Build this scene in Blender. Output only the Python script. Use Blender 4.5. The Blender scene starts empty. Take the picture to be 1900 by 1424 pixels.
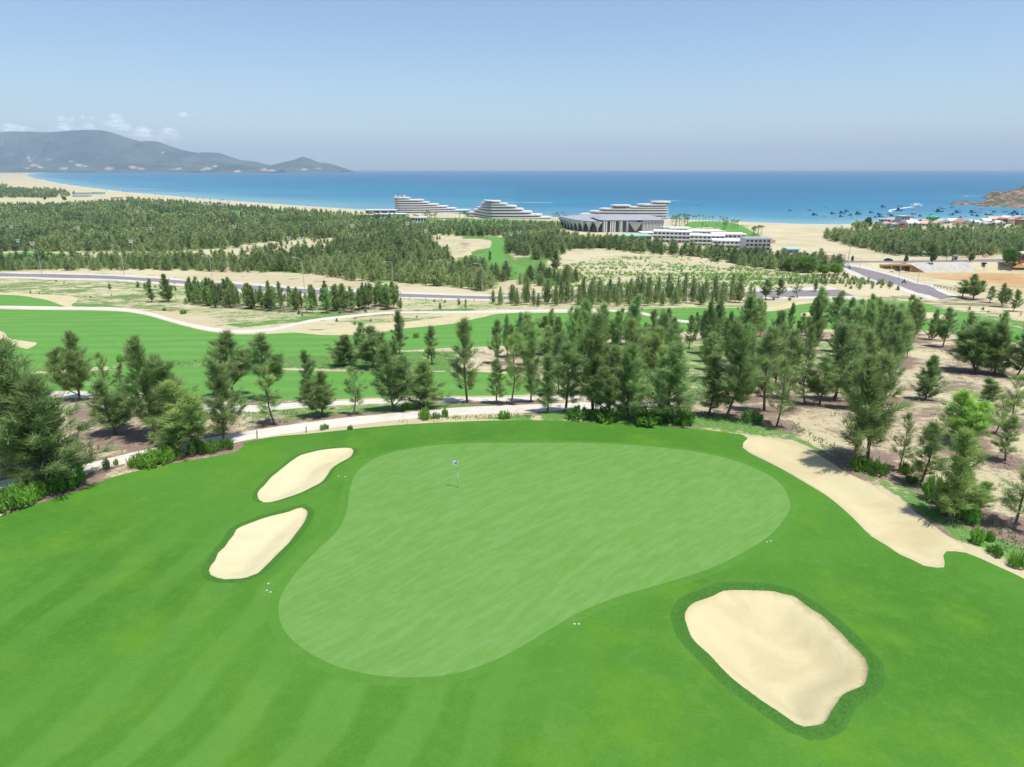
import bpy, math, random, time
import numpy as np
from mathutils import Vector, Matrix
from mathutils.geometry import delaunay_2d_cdt
T0 = time.time()
R_ = math.radians
SC = bpy.context.scene
COL = SC.collection
rng = np.random.default_rng(11)
random.seed(5)

# ------------------------------------------------------------------ camera model
CAMZ = 60.0
F, CX, CY, HOR = 1267.0, 950.0, 712.0, 313.5
PITCH = math.atan((CY - HOR) / F)
cP, sP = math.cos(PITCH), math.sin(PITCH)

def rays(px, py):
    px = np.asarray(px, float); py = np.asarray(py, float)
    a = (px - CX) / F; b = (CY - py) / F
    return np.stack([a, cP + b * sP, -sP + b * cP], -1)

def project(p):
    p = np.asarray(p, float)
    x = p[..., 0]; y = p[..., 1]; z = p[..., 2] - CAMZ
    d = y * cP - z * sP
    u = y * sP + z * cP
    return CX + F * x / d, CY - F * u / d, d

# ------------------------------------------------------------------ small numpy helpers
def smooth(a, b, x):
    t = np.clip((x - a) / (b - a), 0, 1)
    return t * t * (3 - 2 * t)

def _hash(ix, iy, s):
    n = (ix.astype(np.int64) * 374761393 + iy.astype(np.int64) * 668265263 + s * 1274126177) & 0x7fffffff
    n = ((n ^ (n >> 13)) * 1274126177) & 0x7fffffff
    return ((n ^ (n >> 16)) & 0xffff) / 65535.0

def vnoise(x, y, s=0):
    ix = np.floor(x); iy = np.floor(y)
    fx = x - ix; fy = y - iy
    fx = fx * fx * (3 - 2 * fx); fy = fy * fy * (3 - 2 * fy)
    a = _hash(ix, iy, s); b = _hash(ix + 1, iy, s); c = _hash(ix, iy + 1, s); d = _hash(ix + 1, iy + 1, s)
    return (a + (b - a) * fx) * (1 - fy) + (c + (d - c) * fx) * fy - 0.5

def fbm(x, y, s=0, o=4):
    r = 0; a = 1.0
    for k in range(o):
        r = r + a * vnoise(x * 2 ** k, y * 2 ** k, s + k * 17); a *= .5
    return r

def pip(x, y, poly):
    x = np.asarray(x, float); y = np.asarray(y, float)
    poly = np.asarray(poly, float)
    out = np.zeros(x.shape, bool)
    lo = poly.min(0); hi = poly.max(0)
    m = (x >= lo[0]) & (x <= hi[0]) & (y >= lo[1]) & (y <= hi[1])
    if not m.any(): return out
    xs = x[m]; ys = y[m]; r = np.zeros(xs.shape, bool)
    q = np.roll(poly, -1, 0)
    for (x1, y1), (x2, y2) in zip(poly, q):
        if y1 == y2: continue
        c = (y1 > ys) != (y2 > ys)
        r ^= c & (xs < (x2 - x1) * (ys - y1) / (y2 - y1) + x1)
    out[m] = r
    return out

def pdist(x, y, poly, closed=True, reach=None):
    """distance to a polyline / polygon outline"""
    x = np.asarray(x, float); y = np.asarray(y, float)
    poly = np.asarray(poly, float)
    out = np.full(x.shape, 1e9)
    if reach is not None:
        lo = poly.min(0) - reach; hi = poly.max(0) + reach
        m = (x >= lo[0]) & (x <= hi[0]) & (y >= lo[1]) & (y <= hi[1])
    else:
        m = np.ones(x.shape, bool)
    if not m.any(): return out
    xs = x[m]; ys = y[m]; r = np.full(xs.shape, 1e18)
    n = len(poly)
    for i in range(n if closed else n - 1):
        a = poly[i]; b = poly[(i + 1) % n]
        d = b - a; L = d @ d
        if L < 1e-12: continue
        t = np.clip(((xs - a[0]) * d[0] + (ys - a[1]) * d[1]) / L, 0, 1)
        r = np.minimum(r, (xs - a[0] - t * d[0]) ** 2 + (ys - a[1] - t * d[1]) ** 2)
    out[m] = np.sqrt(r)
    return out

def catmull(pts, step, closed=True, minseg=1):
    pts = np.asarray(pts, float); n = len(pts); out = []
    rngi = range(n if closed else n - 1)
    for i in rngi:
        if closed: p0, p1, p2, p3 = pts[i - 1], pts[i], pts[(i + 1) % n], pts[(i + 2) % n]
        else: p0, p1, p2, p3 = pts[max(i - 1, 0)], pts[i], pts[i + 1], pts[min(i + 2, n - 1)]
        k = max(minseg, int(np.linalg.norm(p2 - p1) / step))
        for j in range(k):
            t = j / k
            out.append(.5 * ((2 * p1) + (-p0 + p2) * t + (2 * p0 - 5 * p1 + 4 * p2 - p3) * t * t + (-p0 + 3 * p1 - 3 * p2 + p3) * t ** 3))
    if not closed: out.append(pts[-1])
    return np.array(out)

# ------------------------------------------------------------------ terrain
_D = np.array([0, 45, 60, 66, 78, 100, 130, 170, 210, 250, 300, 370, 400, 500, 600, 830, 1200, 4000, 30000.])
_Hh = np.array([22, 22, 22.1, 23.2, 25, 27.6, 30.4, 34, 37.5, 40, 43, 47.3, 48.6, 53, 55.3, 58.0, 58.3, 57.5, 56])

def sea_pt(px, py):
    d = rays(px, py); t = -CAMZ / d[..., 2]
    return d[..., 0] * t, d[..., 1] * t

COAST_PX = [(650,318.6),(600,319.2),(450,319.9),(300,320.2),(150,320.5),(70,321.5),(48,323.5),(46,327),(58,331),(78,335),(105,341),(150,347.5),(230,357),(320,365),(400,371.5),(500,379),(600,386),(680,391),(760,395),(860,399),(960,402),(1060,405),(1180,406),(1260,408),(1300,409.5),(1400,413.5),(1500,417),(1560,418),(1620,415.5),(1700,413.5),(1800,411.5),(1900,409),(2050,404),(2200,396),(2400,388)]
cx_, cy_ = sea_pt([p[0] for p in COAST_PX], [p[1] for p in COAST_PX])
COAST = np.stack([cx_, cy_], -1)
LAND = np.concatenate([[(-16000, 17000), (COAST[0][0], 17000)], COAST, [(2600, 1200), (2600, -800), (-16000, -800)]])

PIT_PX = [(1585,492),(1625,489),(1690,489),(1900,487),(2050,486),(2050,540),(1900,530),(1760,520),(1660,508)]
BASE_MODE = {'detail': False}
BUNK = []      # near bunkers: ground outlines, filled in below
PITP = None

def terrain(x, y):
    x = np.asarray(x, float); y = np.asarray(y, float)
    d = np.maximum(y, 0)
    z = CAMZ - np.interp(d, _D, _Hh)
    # dune relief, growing away from the plateau, dying out at the shore
    amp = smooth(62, 120, d) * .5 + smooth(150, 300, d) * .9
    amp = amp * (1 - smooth(650, 900, d))
    z = z + amp * (fbm(x / 60, y / 60, 3, 3) * 1.1) + .12 * smooth(64, 75, d) * fbm(x / 7, y / 7, 9, 2) * (1 - smooth(120, 200, d))
    # sandy hill with saplings on the right, dune ridge on the left
    z = z + 3.2 * np.exp(-(((x - 70) / 60) ** 2 + ((y - 400) / 60) ** 2))
    z = z + 1.8 * np.exp(-(((x - 118) / 60) ** 2 + ((y - 226) / 16) ** 2))
    z = z + 1.6 * np.exp(-(((x + 110) / 60) ** 2 + ((y - 350) / 30) ** 2))
    # turf plateau shaping
    near = 1 - smooth(58, 70, d)
    z = z + near * (.55 * np.exp(-(((x - 2) / 13) ** 2 + ((y - 44) / 11) ** 2)) - .9 * smooth(8, 26, x) * (1 - smooth(24, 46, y))
                    + .25 * fbm(x / 16, y / 16, 5, 2) - .5 * smooth(10, 30, -x) * (1 - smooth(20, 50, y)))
    if PITP is not None:
        ins = pip(x, y, PITP)
        if ins.any():
            dd = pdist(x, y, PITP, reach=60)
            z = z - np.where(ins, 4.2 * smooth(0, 3.2, dd), 0)
    # shore
    far = d > 500
    if far.any():
        xs, ys = x[far], y[far]
        s = pdist(xs, ys, COAST, closed=False)
        s = np.where(pip(xs, ys, LAND), s, -s)
        zb = np.where(s > 0, .025 * s, .04 * s)
        zz = z[far]
        z = z.copy()
        z[far] = np.maximum(np.minimum(zz, zb), -6)
    for i, B in enumerate(BUNK):
        dd = pdist(x, y, B, reach=4)
        ins = pip(x, y, B)
        dep = (.42, .45, .85, .42)[i]; lip = (.10, .12, .18, .06)[i]
        z = z - np.where(ins, lip * smooth(0, .12, dd) + dep * smooth(0, 2.2, dd), 0)
        z = z + np.where(~ins, .12 * np.exp(-((dd - .5) / 1.1) ** 2), .12 * np.exp(-(.5 / 1.1) ** 2))* (dd < 4)
    return z

_YS = np.concatenate([np.geomspace(8, 60, 60), np.geomspace(60, 1500, 420)[1:], np.geomspace(1500, 30000, 150)[1:]])
def ground(px, py):
    """points of the terrain seen at these places of the frame"""
    px = np.atleast_1d(np.asarray(px, float)); py = np.atleast_1d(np.asarray(py, float))
    out = np.zeros((len(px), 3))
    for c in range(0, len(px), 1500):
        r = rays(px[c:c + 1500], py[c:c + 1500])
        sx = (r[:, 0] / r[:, 1])[:, None]; sz = (r[:, 2] / r[:, 1])[:, None]
        Y = np.broadcast_to(_YS[None], (len(r), len(_YS)))
        g = CAMZ + sz * Y - terrain(sx * Y, Y)
        k = np.argmax(g < 0, 1); k = np.where((g < 0).any(1), k, len(_YS) - 1); k = np.maximum(k, 1)
        lo = _YS[k - 1].copy(); hi = _YS[k].copy(); sx = sx[:, 0]; sz = sz[:, 0]
        for _ in range(14):
            m = (lo + hi) / 2
            g = CAMZ + sz * m - terrain(sx * m, m)
            lo = np.where(g >= 0, m, lo); hi = np.where(g < 0, m, hi)
        out[c:c + 1500] = np.stack([sx * hi, hi, terrain(sx * hi, hi)], -1)
    return out
def gpoly(pts, step=None, closed=True):
    g = ground([p[0] for p in pts], [p[1] for p in pts])[:, :2]
    return catmull(g, step, closed) if step else g

PITP = gpoly(PIT_PX)

def zoomed(pts, x0, y0, s): return [(x0 + a / s, y0 + b / s) for a, b in pts]
B1 = zoomed([(588,560),(600,520),(650,470),(700,410),(760,360),(840,295),(900,250),(960,215),(1050,190),(1130,172),(1250,158),(1340,153),(1385,155),(1403,172),(1400,200),(1375,235),(1300,275),(1225,325),(1190,375),(1140,440),(1050,490),(950,540),(850,575),(760,605),(700,620),(640,620),(605,600)], 350, 800, 4.5925)
B2 = zoomed([(175,1200),(190,1160),(225,1120),(255,1050),(310,1000),(350,940),(385,900),(410,850),(480,815),(560,785),(660,750),(780,720),(860,700),(920,675),(965,665),(1005,685),(1013,720),(980,800),(920,880),(860,960),(800,1020),(720,1100),(650,1170),(590,1225),(500,1260),(400,1273),(310,1277),(240,1262),(190,1240)], 350, 800, 4.5925)
B3 = zoomed([(265,330),(290,270),(340,230),(400,210),(470,185),(540,150),(640,145),(780,148),(900,155),(960,172),(1030,185),(1100,235),(1160,280),(1230,320),(1300,385),(1370,450),(1430,515),(1490,575),(1535,625),(1560,690),(1550,760),(1530,815),(1450,850),(1380,885),(1340,940),(1300,1000),(1270,1060),(1240,1090),(1180,1102),(1110,1110),(1050,1090),(980,1040),(900,985),(800,920),(720,860),(640,800),(560,730),(490,655),(430,590),(360,530),(310,470),(285,400)], 1200, 1060, 3.8)
B4 = zoomed([(98,165),(108,145),(128,128),(190,118),(300,134),(400,160),(520,200),(640,265),(740,330),(850,385),(920,418),(1000,468),(1110,530),(1190,590),(1260,640),(1340,700),(1400,745),(1470,785),(1540,830),(1460,842),(1400,838),(1378,870),(1388,910),(1382,940),(1340,942),(1260,930),(1180,890),(1100,855),(1020,800),(920,740),(850,670),(780,600),(700,530),(620,470),(520,410),(420,350),(330,300),(220,245),(140,205)], 1350, 780, 3.4545)
_b = [gpoly(B, .3) for B in (B1, B2, B3, B4)]
BUNK.extend(_b)
GREEN_PX = [(520,1110),(517,1140),(525,1165),(545,1190),(580,1215),(630,1238),(690,1252),(750,1257),(810,1255),(860,1246),(900,1232),(940,1215),(1000,1180),(1050,1150),(1100,1125),(1160,1103),(1240,1080),(1310,1058),(1370,1030),(1420,1000),(1450,970),(1465,945),(1464,925),(1450,900),(1420,878),(1370,857),(1310,842),(1240,832),(1160,825),(1080,822),(980,822),(880,822),(800,827),(750,835),(710,845),(680,860),(660,880),(650,905),(645,940),(637,965),(622,990),(595,1015),(565,1045),(540,1075)]
TURF_TOP = [(-420,1100),(-160,1010),(0,958),(100,925),(160,905),(215,884),(300,864),(380,850),(431,840),(450,830),(452,822),(505,811),(572,805),(640,798),(700,792),(800,785),(900,781),(1000,780),(1100,783),(1200,789),(1300,797),(1350,803),(1378,807),(1387,813)]
_t1 = gpoly(TURF_TOP)
_bn = gpoly(zoomed([(96,175),(140,208),(220,248),(330,303),(420,353),(520,413),(620,473),(700,533),(780,603),(850,673),(920,743),(1020,803),(1100,858),(1180,893),(1260,933),(1340,945),(1388,943),(1391,910),(1381,870),(1402,840),(1460,840),(1530,850),(1620,885),(1740,940),(1820,975),(1920,1025)], 1350, 780, 3.4545))
_t3 = gpoly([(2000, 1125), (2250, 1260)])
TURF = catmull(np.concatenate([_t1, _bn, _t3]), .6, False)
TURF = np.concatenate([TURF, [(60, 14), (60, -60), (-60, -60), (-60, 20)]])

def ribbon(pts, w, step=2.0):
    """centre line in frame places, width in metres"""
    c = catmull(gpoly(pts), step, False)
    t = np.gradient(c, axis=0); t /= np.linalg.norm(t, axis=1)[:, None] + 1e-9
    n = np.stack([-t[:, 1], t[:, 0]], -1)
    w = np.asarray(w) * .5
    if w.ndim: w = w[:, None]
    return np.concatenate([c + n * w, (c - n * w)[::-1]])
def band(up, lo, step=1.5):
    a = catmull(gpoly(up), step, False); b = catmull(gpoly(lo), step, False)
    return np.concatenate([a, b[::-1]])

PATH1 = band([(-260,945),(-100,918),(0,893),(152,863),(253,838),(365,817),(480,797),(560,785.5),(661,773),(775,763),(863,755.5),(991,750.5),(1110,746),(1240,743)],
             [(-260,972),(-100,937),(0,908),(154,876),(225,862),(365,836),(480,813),(560,801),(661,788),(775,776),(863,770),(991,765),(1110,758),(1240,752)])
PATH2 = band([(60,729),(121,729),(194,728),(280,733),(354,742),(438,753),(500,750),(572,746),(634,744),(700,741),(806,738),(883,738),(1000,736),(1150,734)],
             [(60,739),(121,739),(194,738),(280,744),(354,755),(438,765),(500,762),(572,756),(634,752),(700,749),(806,746),(883,745),(1000,743),(1150,740)])
PATH3 = band([(-120,567.5),(0,568),(135,570),(219,571),(269,578),(320,592),(370,604),(404,609),(438,612.5),(488,611),(522,605.5),(573,594),(640,585.5),(722,578.8),(829,577.8),(930,576),(1031,574.5),(1132,574.5),(1184,578),(1243,591),(1302,597),(1344,598)],
             [(-120,572),(0,572.5),(135,574.5),(219,576.5),(269,583.5),(320,597.5),(370,610.5),(404,615.5),(438,618.5),(488,616.5),(522,610.5),(573,598.5),(640,590),(722,582.8),(829,581),(930,580),(1031,578),(1132,578.5),(1184,582.5),(1243,596),(1302,600.5),(1344,602.5)])
ROAD_C = [(-250,505),(-100,507),(0,510),(77,511.5),(200,515),(300,521),(400,528.5),(500,536.5),(600,543),(700,547.5),(800,550),(900,552.5),(1000,553),(1100,550.5),(1200,549),(1300,548.5),(1400,547.5),(1480,545.5),(1570,544)]
ROAD1 = ribbon(ROAD_C, 10, 5)
VERGE1 = ribbon(ROAD_C, 20, 5)
ROAD2 = band([(1540,486.5),(1578,494),(1624,504),(1684,521),(1742,541),(1775,552)], [(1530,489.5),(1568,497),(1626,521),(1679,535),(1724,548),(1745,556)], 5)
VERGE2 = band([(1535,484.5),(1582,492),(1632,503),(1692,519),(1755,540),(1795,552)], [(1524,492),(1560,501),(1618,524),(1668,538),(1700,548),(1730,557)], 5)
ROAD3 = band([(1505,483.3),(1600,484),(1700,483.3),(1800,481.8),(1900,479.5),(2060,476)], [(1505,487.5),(1600,488),(1700,487.6),(1800,486.6),(1900,484.5),(2060,481)], 6)
FAIR1 = gpoly([(-120,574),(0,574),(135,576),(219,578),(269,585),(320,599),(370,612),(404,617.5),(438,621),(490,620.5),(545,617),(600,622),(640,622.5),(700,618),(740,611),(800,605),(840,601),(870,594),(900,588),(925,582.5),(1000,580.5),(1132,581),(1184,585),(1240,598),(1300,602.5),(1350,605),(1350,612),(1240,618),(1100,628),(1000,640),(860,645),(760,650),(680,655),(610,661),(530,661),(420,667),(300,672),(200,680),(60,690),(-120,700)], 3)
FAIR2 = gpoly([(-40,700),(60,694),(180,688),(300,681),(420,682),(560,688),(700,690),(860,690),(950,695),(1000,705),(1000,730),(883,735),(806,735),(700,738),(634,741),(560,742),(460,742),(370,738),(280,730),(180,726),(60,727),(-40,730)], 2)
FAIR0 = gpoly([(-150,547),(0,547.5),(40,549.5),(80,556),(124,566.5),(110,568.5),(0,567.5),(-150,567)], 3)
BUNK5 = gpoly([(-80,541),(0,543),(60,546),(125,549),(142,553),(143,559),(132,566),(140,570),(126,570),(90,558),(60,551.5),(20,547.5),(-80,545.5)], 2)
BUNK6 = gpoly([(570,617),(640,607),(700,604),(760,597),(830,588),(880,583),(928,581),(905,586),(880,592),(850,599),(800,603),(740,609),(700,616),(640,620.5),(590,621),(545,616)], 2)
BUNK7 = gpoly([(-60,612),(0,614),(18,628),(45,633),(68,636),(62,643),(50,648),(20,640),(0,640),(-60,640)], 2)
FARTURF = gpoly([(1130,578),(1180,574),(1260,573),(1330,571),(1400,573),(1450,574),(1463,568),(1490,563),(1530,560),(1600,558),(1650,560),(1700,562),(1745,572),(1790,584),(1850,598),(1950,622),(2050,640),(2050,665),(1900,640),(1780,618),(1650,612),(1480,612),(1360,610),(1240,604),(1150,590)], 4)
FARGREEN = gpoly([(1480,569),(1513,564),(1571,561.5),(1637,564),(1690,568),(1705,573),(1680,576.5),(1610,578),(1540,577),(1490,574)], 2)
BUNK8 = gpoly([(1395,574),(1410,568),(1440,566.5),(1470,561),(1513,557.5),(1560,557),(1515,562),(1480,566),(1462,573),(1440,577),(1410,579)], 3)
BUNK9 = gpoly([(1655,583),(1700,580.5),(1730,580),(1755,587),(1776,592.5),(1760,594),(1720,591),(1680,590),(1655,589)], 3)
BUNK10 = gpoly([(1490,580),(1530,579.5),(1535,583),(1520,588),(1490,588)], 3)
FAIRFAR = gpoly([(838,487),(870,484),(884,473),(905,464),(912,450),(905,441),(935,442),(941,452),(937,465),(938,480),(960,492),(985,497),(985,512),(950,520),(900,510),(860,500),(838,494)], 5)
BUNK11 = gpoly([(833,478),(850,474),(860,470),(868,466),(874,468),(892,458),(872,464),(858,476),(874,476),(878,477),(866,473),(850,479),(836,482)][:5] + [(874,476),(850,478),(836,481)], 3)
BUNK12 = gpoly([(871,462),(880,458),(893,457),(886,462),(876,466)], 3)
FARLAWN1 = gpoly([(293,400),(300,396),(335,395),(358,397),(358,405),(335,409),(300,408)], 12)
FARLAWN2 = gpoly([(0,471),(60,468),(100,470),(150,474),(160,480),(110,484),(40,484),(-60,484),(-60,472)], 8)
FARLAWN3 = gpoly([(422,397),(445,396),(452,402),(430,405)], 12)
SHORELAWN = gpoly([(1272,417),(1285,412),(1330,411),(1360,414),(1375,419),(1398,431),(1412,440),(1380,440),(1345,428),(1320,422),(1275,424)], 8)
print('outlines', round(time.time() - T0, 1))
# ------------------------------------------------------------------ materials
class NT:
    def __init__(s, m):
        m.use_nodes = True; s.t = m.node_tree; s.t.nodes.clear()
    def n(s, ty, **kw):
        k = s.t.nodes.new('ShaderNode' + ty)
        for a, v in kw.items():
            if a.startswith('i_'): continue
            setattr(k, a, v)
        return k
    def l(s, a, b): s.t.links.new(a, b)
    def val(s, x):
        k = s.n('Value'); k.outputs[0].default_value = x; return k.outputs[0]
    def put(s, sock, v):
        if hasattr(v, 'is_linked') or isinstance(v, bpy.types.NodeSocket): s.l(v, sock)
        elif isinstance(v, (tuple, list)) and len(v) == 3 and sock.type == 'RGBA': sock.default_value = (*v, 1)
        else: sock.default_value = v
    def math(s, op, a, b=None, c=None, clamp=False):
        k = s.n('Math', operation=op, use_clamp=clamp)
        s.put(k.inputs[0], a)
        if b is not None: s.put(k.inputs[1], b)
        if c is not None: s.put(k.inputs[2], c)
        return k.outputs[0]
    def mix(s, f, a, b, mode='MIX'):
        k = s.n('Mix', data_type='RGBA', blend_type=mode)
        s.put(k.inputs[0], f); s.put(k.inputs[6], a); s.put(k.inputs[7], b)
        return k.outputs[2]
    def ramp(s, f, a, b):
        k = s.n('MapRange', interpolation_type='SMOOTHSTEP')
        s.put(k.inputs[0], f); s.put(k.inputs[1], a); s.put(k.inputs[2], b)
        return k.outputs[0]
    def noise(s, vec, scale, detail=3, rough=.55, dist=0, out='Fac'):
        k = s.n('TexNoise'); s.put(k.inputs['Scale'], scale); s.put(k.inputs['Detail'], detail)
        s.put(k.inputs['Roughness'], rough); s.put(k.inputs['Distortion'], dist)
        if vec is not None: s.l(vec, k.inputs['Vector'])
        return k.outputs[out]
    def obj(s): return s.n('TexCoord').outputs['Object']
    def mapping(s, vec, rot=(0, 0, 0), scale=(1, 1, 1), loc=(0, 0, 0)):
        k = s.n('Mapping'); s.l(vec, k.inputs[0]); k.inputs[1].default_value = loc
        k.inputs[2].default_value = rot; k.inputs[3].default_value = scale
        return k.outputs[0]
    def attr(s, name): return s.n('Attribute', attribute_name=name).outputs['Fac']
    def bsdf(s, col, rough=.9, spec=.2, normal=None, **kw):
        k = s.n('BsdfPrincipled'); s.put(k.inputs['Base Color'], col)
        s.put(k.inputs['Roughness'], rough); k.inputs['Specular IOR Level'].default_value = spec
        for a, v in kw.items(): s.put(k.inputs[a.replace('_', ' ')], v)
        if normal is not None: s.l(normal, k.inputs['Normal'])
        return k.outputs[0]
    def bump(s, h, strength=.5, dist=.05):
        k = s.n('Bump'); s.put(k.inputs['Strength'], strength); s.put(k.inputs['Distance'], dist); s.l(h, k.inputs['Height'])
        return k.outputs[0]
    def out(s, sh, vol=None):
        k = s.n('OutputMaterial')
        if sh is not None: s.l(sh, k.inputs['Surface'])
        if vol is not None: s.l(vol, k.inputs['Volume'])

def mat(name):
    m = bpy.data.materials.new(name); return m, NT(m)

def grass_mat(name, base, light, dark, yellow, stripe=0.0, srot=0.0, swid=3.3, streak=0.0, strot=0.0, mott=.5, fine=.35, smask=None):
    m, t = mat(name); v = t.obj()
    c = t.mix(t.math('MULTIPLY', t.ramp(t.noise(v, .09, 3, .6), .35, .7), mott), base, dark)
    c = t.mix(t.math('MULTIPLY', t.ramp(t.noise(t.mapping(v, loc=(31, 7, 0)), .22, 4, .6), .48, .75), mott), c, yellow)
    if stripe:
        w = t.noise(v, .12, 2, .5)
        mv = t.mapping(v, rot=(0, 0, srot), scale=(1, 1, 1))
        sx = t.n('SeparateXYZ'); t.l(mv, sx.inputs[0])
        ph = t.math('ADD', t.math('MULTIPLY', sx.outputs[0], 2 * math.pi / swid), t.math('MULTIPLY', w, 5.5))
        sn = t.ramp(t.math('SINE', ph), -.5, .5)
        am = t.ramp(t.noise(t.mapping(v, loc=(3, 40, 0)), .07, 2, .5), .30, .56)
        if smask:
            dv = t.n('VectorMath', operation='DISTANCE'); t.l(v, dv.inputs[0]); dv.inputs[1].default_value = smask[:3]
            am = t.math('MULTIPLY', am, t.ramp(dv.outputs['Value'], smask[3], smask[4]))
        c = t.mix(t.math('MULTIPLY', t.math('MULTIPLY', sn, am), stripe), c, light)
        c = t.mix(t.math('MULTIPLY', t.math('MULTIPLY', t.math('SUBTRACT', 1.0, sn), am), stripe * .7), c, dark)
    if streak:
        wv = t.n('TexNoise'); wv.inputs['Scale'].default_value = .08; t.l(v, wv.inputs['Vector'])
        vv = t.n('VectorMath', operation='MULTIPLY_ADD'); t.l(wv.outputs['Color'], vv.inputs[0]); vv.inputs[1].default_value = (2.2, 2.2, 0); t.l(v, vv.inputs[2])
        s1 = t.noise(t.mapping(t.mapping(vv.outputs[0], rot=(0, 0, strot)), scale=(.55, 2.6, 1)), 1.0, 3, .55)
        s2 = t.noise(t.mapping(t.mapping(vv.outputs[0], rot=(0, 0, strot + .2)), scale=(.22, 1.3, 1), loc=(9, 2, 0)), 1.0, 2, .5)
        c = t.mix(t.math('MULTIPLY', t.ramp(s1, .38, .66), streak), c, light)
        c = t.mix(t.math('MULTIPLY', t.ramp(s2, .45, .7), streak * .6), c, dark)
    f = t.noise(v, 9, 5, .75)
    c = t.mix(fine, c, t.mix(t.ramp(f, .38, .64), dark, light), 'MIX')
    g = t.noise(v, 1.4, 4, .7)
    c = t.mix(t.math('MULTIPLY', t.ramp(g, .45, .7), .28), c, light)
    nb = t.bump(f, .35, .03)
    t.out(t.bsdf(c, .85, .12, nb)); return m

G = lambda r, g, b: (r, g, b)
M = {}
M['turf'] = grass_mat('mown_turf', G(.063,.182,.020), G(.098,.228,.042), G(.043,.14,.011), G(.088,.208,.012), stripe=.5, srot=.26, swid=3.3, mott=.95, fine=.22, smask=(-16, 21, 38, 23, 9))
M['green'] = grass_mat('putting_green', G(.105,.232,.045), G(.155,.28,.088), G(.084,.207,.031), G(.112,.235,.04), streak=.42, strot=-.785, mott=.35, fine=.12)
M['collar'] = grass_mat('collar_grass', G(.046,.142,.018), G(.076,.19,.036), G(.034,.11,.012), G(.05,.15,.016), mott=.6, fine=.45)
M['fringe'] = grass_mat('green_fringe', G(.068,.188,.023), G(.105,.235,.05), G(.050,.15,.014), G(.088,.21,.015), mott=.4, fine=.2)
M['fairway'] = grass_mat('fairway', G(.095,.245,.042), G(.15,.30,.08), G(.075,.21,.03), G(.10,.26,.035), stripe=.35, srot=1.5, swid=7.0, mott=.4, fine=.15)

def sand_mat(name, base, dark, dk=.5):
    m, t = mat(name); v = t.obj()
    n1 = t.noise(v, .28, 4, .6, .6); n2 = t.noise(v, 7, 5, .7)
    c = t.mix(t.math('MULTIPLY', t.ramp(n1, .42, .66), dk), base, dark)
    c = t.mix(t.math('MULTIPLY', t.ramp(n2, .4, .7), .18), c, dark)
    sx = t.n('TexWave', wave_type='BANDS'); sx.inputs['Scale'].default_value = 3.0; sx.inputs['Distortion'].default_value = 14; sx.inputs['Detail'].default_value = 3
    sx.inputs['Detail Scale'].default_value = .6; t.l(v, sx.inputs['Vector'])
    c = t.mix(t.math('MULTIPLY', sx.outputs['Fac'], .05), c, dark)
    t.out(t.bsdf(c, .95, .1, t.bump(n2, .5, .05))); return m
M['bunker'] = sand_mat('bunker_sand', G(.50,.445,.27), G(.415,.345,.195), .6)
M['bunker_pale'] = sand_mat('pale_bunker_sand', G(.53,.48,.305), G(.47,.405,.24), .6)

m, t = mat('dune_ground'); v = t.obj()
veg, lit, ora, dry = t.attr('veg'), t.attr('litter'), t.attr('orange'), t.attr('scrub')
n0 = t.noise(v, .025, 4, .6); n4 = t.noise(t.mapping(v, scale=(.6, 1, 1)), .10, 5, .7); n1 = t.noise(v, .35, 5, .65); n2 = t.noise(v, 1.5, 6, .75); n3 = t.noise(t.mapping(v, loc=(5, 9, 0)), 3.6, 5, .75)
sand = t.mix(t.ramp(n0, .35, .65), G(.49,.445,.29), G(.43,.375,.235))
sand = t.mix(t.math('MULTIPLY', t.ramp(n2, .45, .7), .3), sand, G(.35,.28,.18))
sand = t.mix(t.math('MULTIPLY', ora, t.math('ADD', .45, t.ramp(t.noise(v, .05, 5, .6), .35, .6), clamp=True)), sand, G(.43,.265,.115))
# dry crust / scrub blotches
sb = t.math('ADD', t.math('MULTIPLY', n4, .6), t.math('ADD', t.math('MULTIPLY', n1, .35), t.math('MULTIPLY', n2, .12)))
th = t.math('SUBTRACT', .69, t.math('MULTIPLY', dry, .165))
f = t.ramp(t.math('SUBTRACT', sb, th), -.02, .05)
c = t.mix(t.math('MULTIPLY', f, .85), sand, t.mix(t.ramp(n0, .4, .6), t.mix(n3, G(.09,.12,.035), G(.19,.215,.085)), t.mix(n3, G(.12,.09,.055), G(.24,.19,.12))))
# needle litter
th = t.math('SUBTRACT', .70, t.math('MULTIPLY', lit, .37))
fm = t.mix(t.ramp(n3, .3, .7), G(.155,.105,.085), G(.27,.20,.16))
lb = t.math('ADD', t.math('MULTIPLY', n4, .3), t.math('ADD', t.math('MULTIPLY', n2, .35), t.math('MULTIPLY', n3, .35)))
fl = t.ramp(t.math('SUBTRACT', lb, th), -.035, .035)
c = t.mix(fl, c, fm)
# green ground cover
th = t.math('SUBTRACT', .70, t.math('MULTIPLY', veg, .38))
vb = t.math('ADD', t.math('MULTIPLY', n4, .3), t.math('ADD', t.math('MULTIPLY', n1, .3), t.math('MULTIPLY', n2, .4)))
fv = t.ramp(t.math('SUBTRACT', vb, th), -.05, .06)
vc = t.mix(t.ramp(n3, .3, .7), G(.065,.15,.03), G(.14,.27,.065))
vc = t.mix(t.math('MULTIPLY', t.ramp(t.noise(v, .6, 3), .5, .7), .4), vc, G(.15,.20,.12))
c = t.mix(fv, c, vc)
t.out(t.bsdf(c, .95, .08, t.bump(t.math('ADD', n2, t.math('MULTIPLY', n3, .5)), .6, .12))); M['ground'] = m

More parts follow.
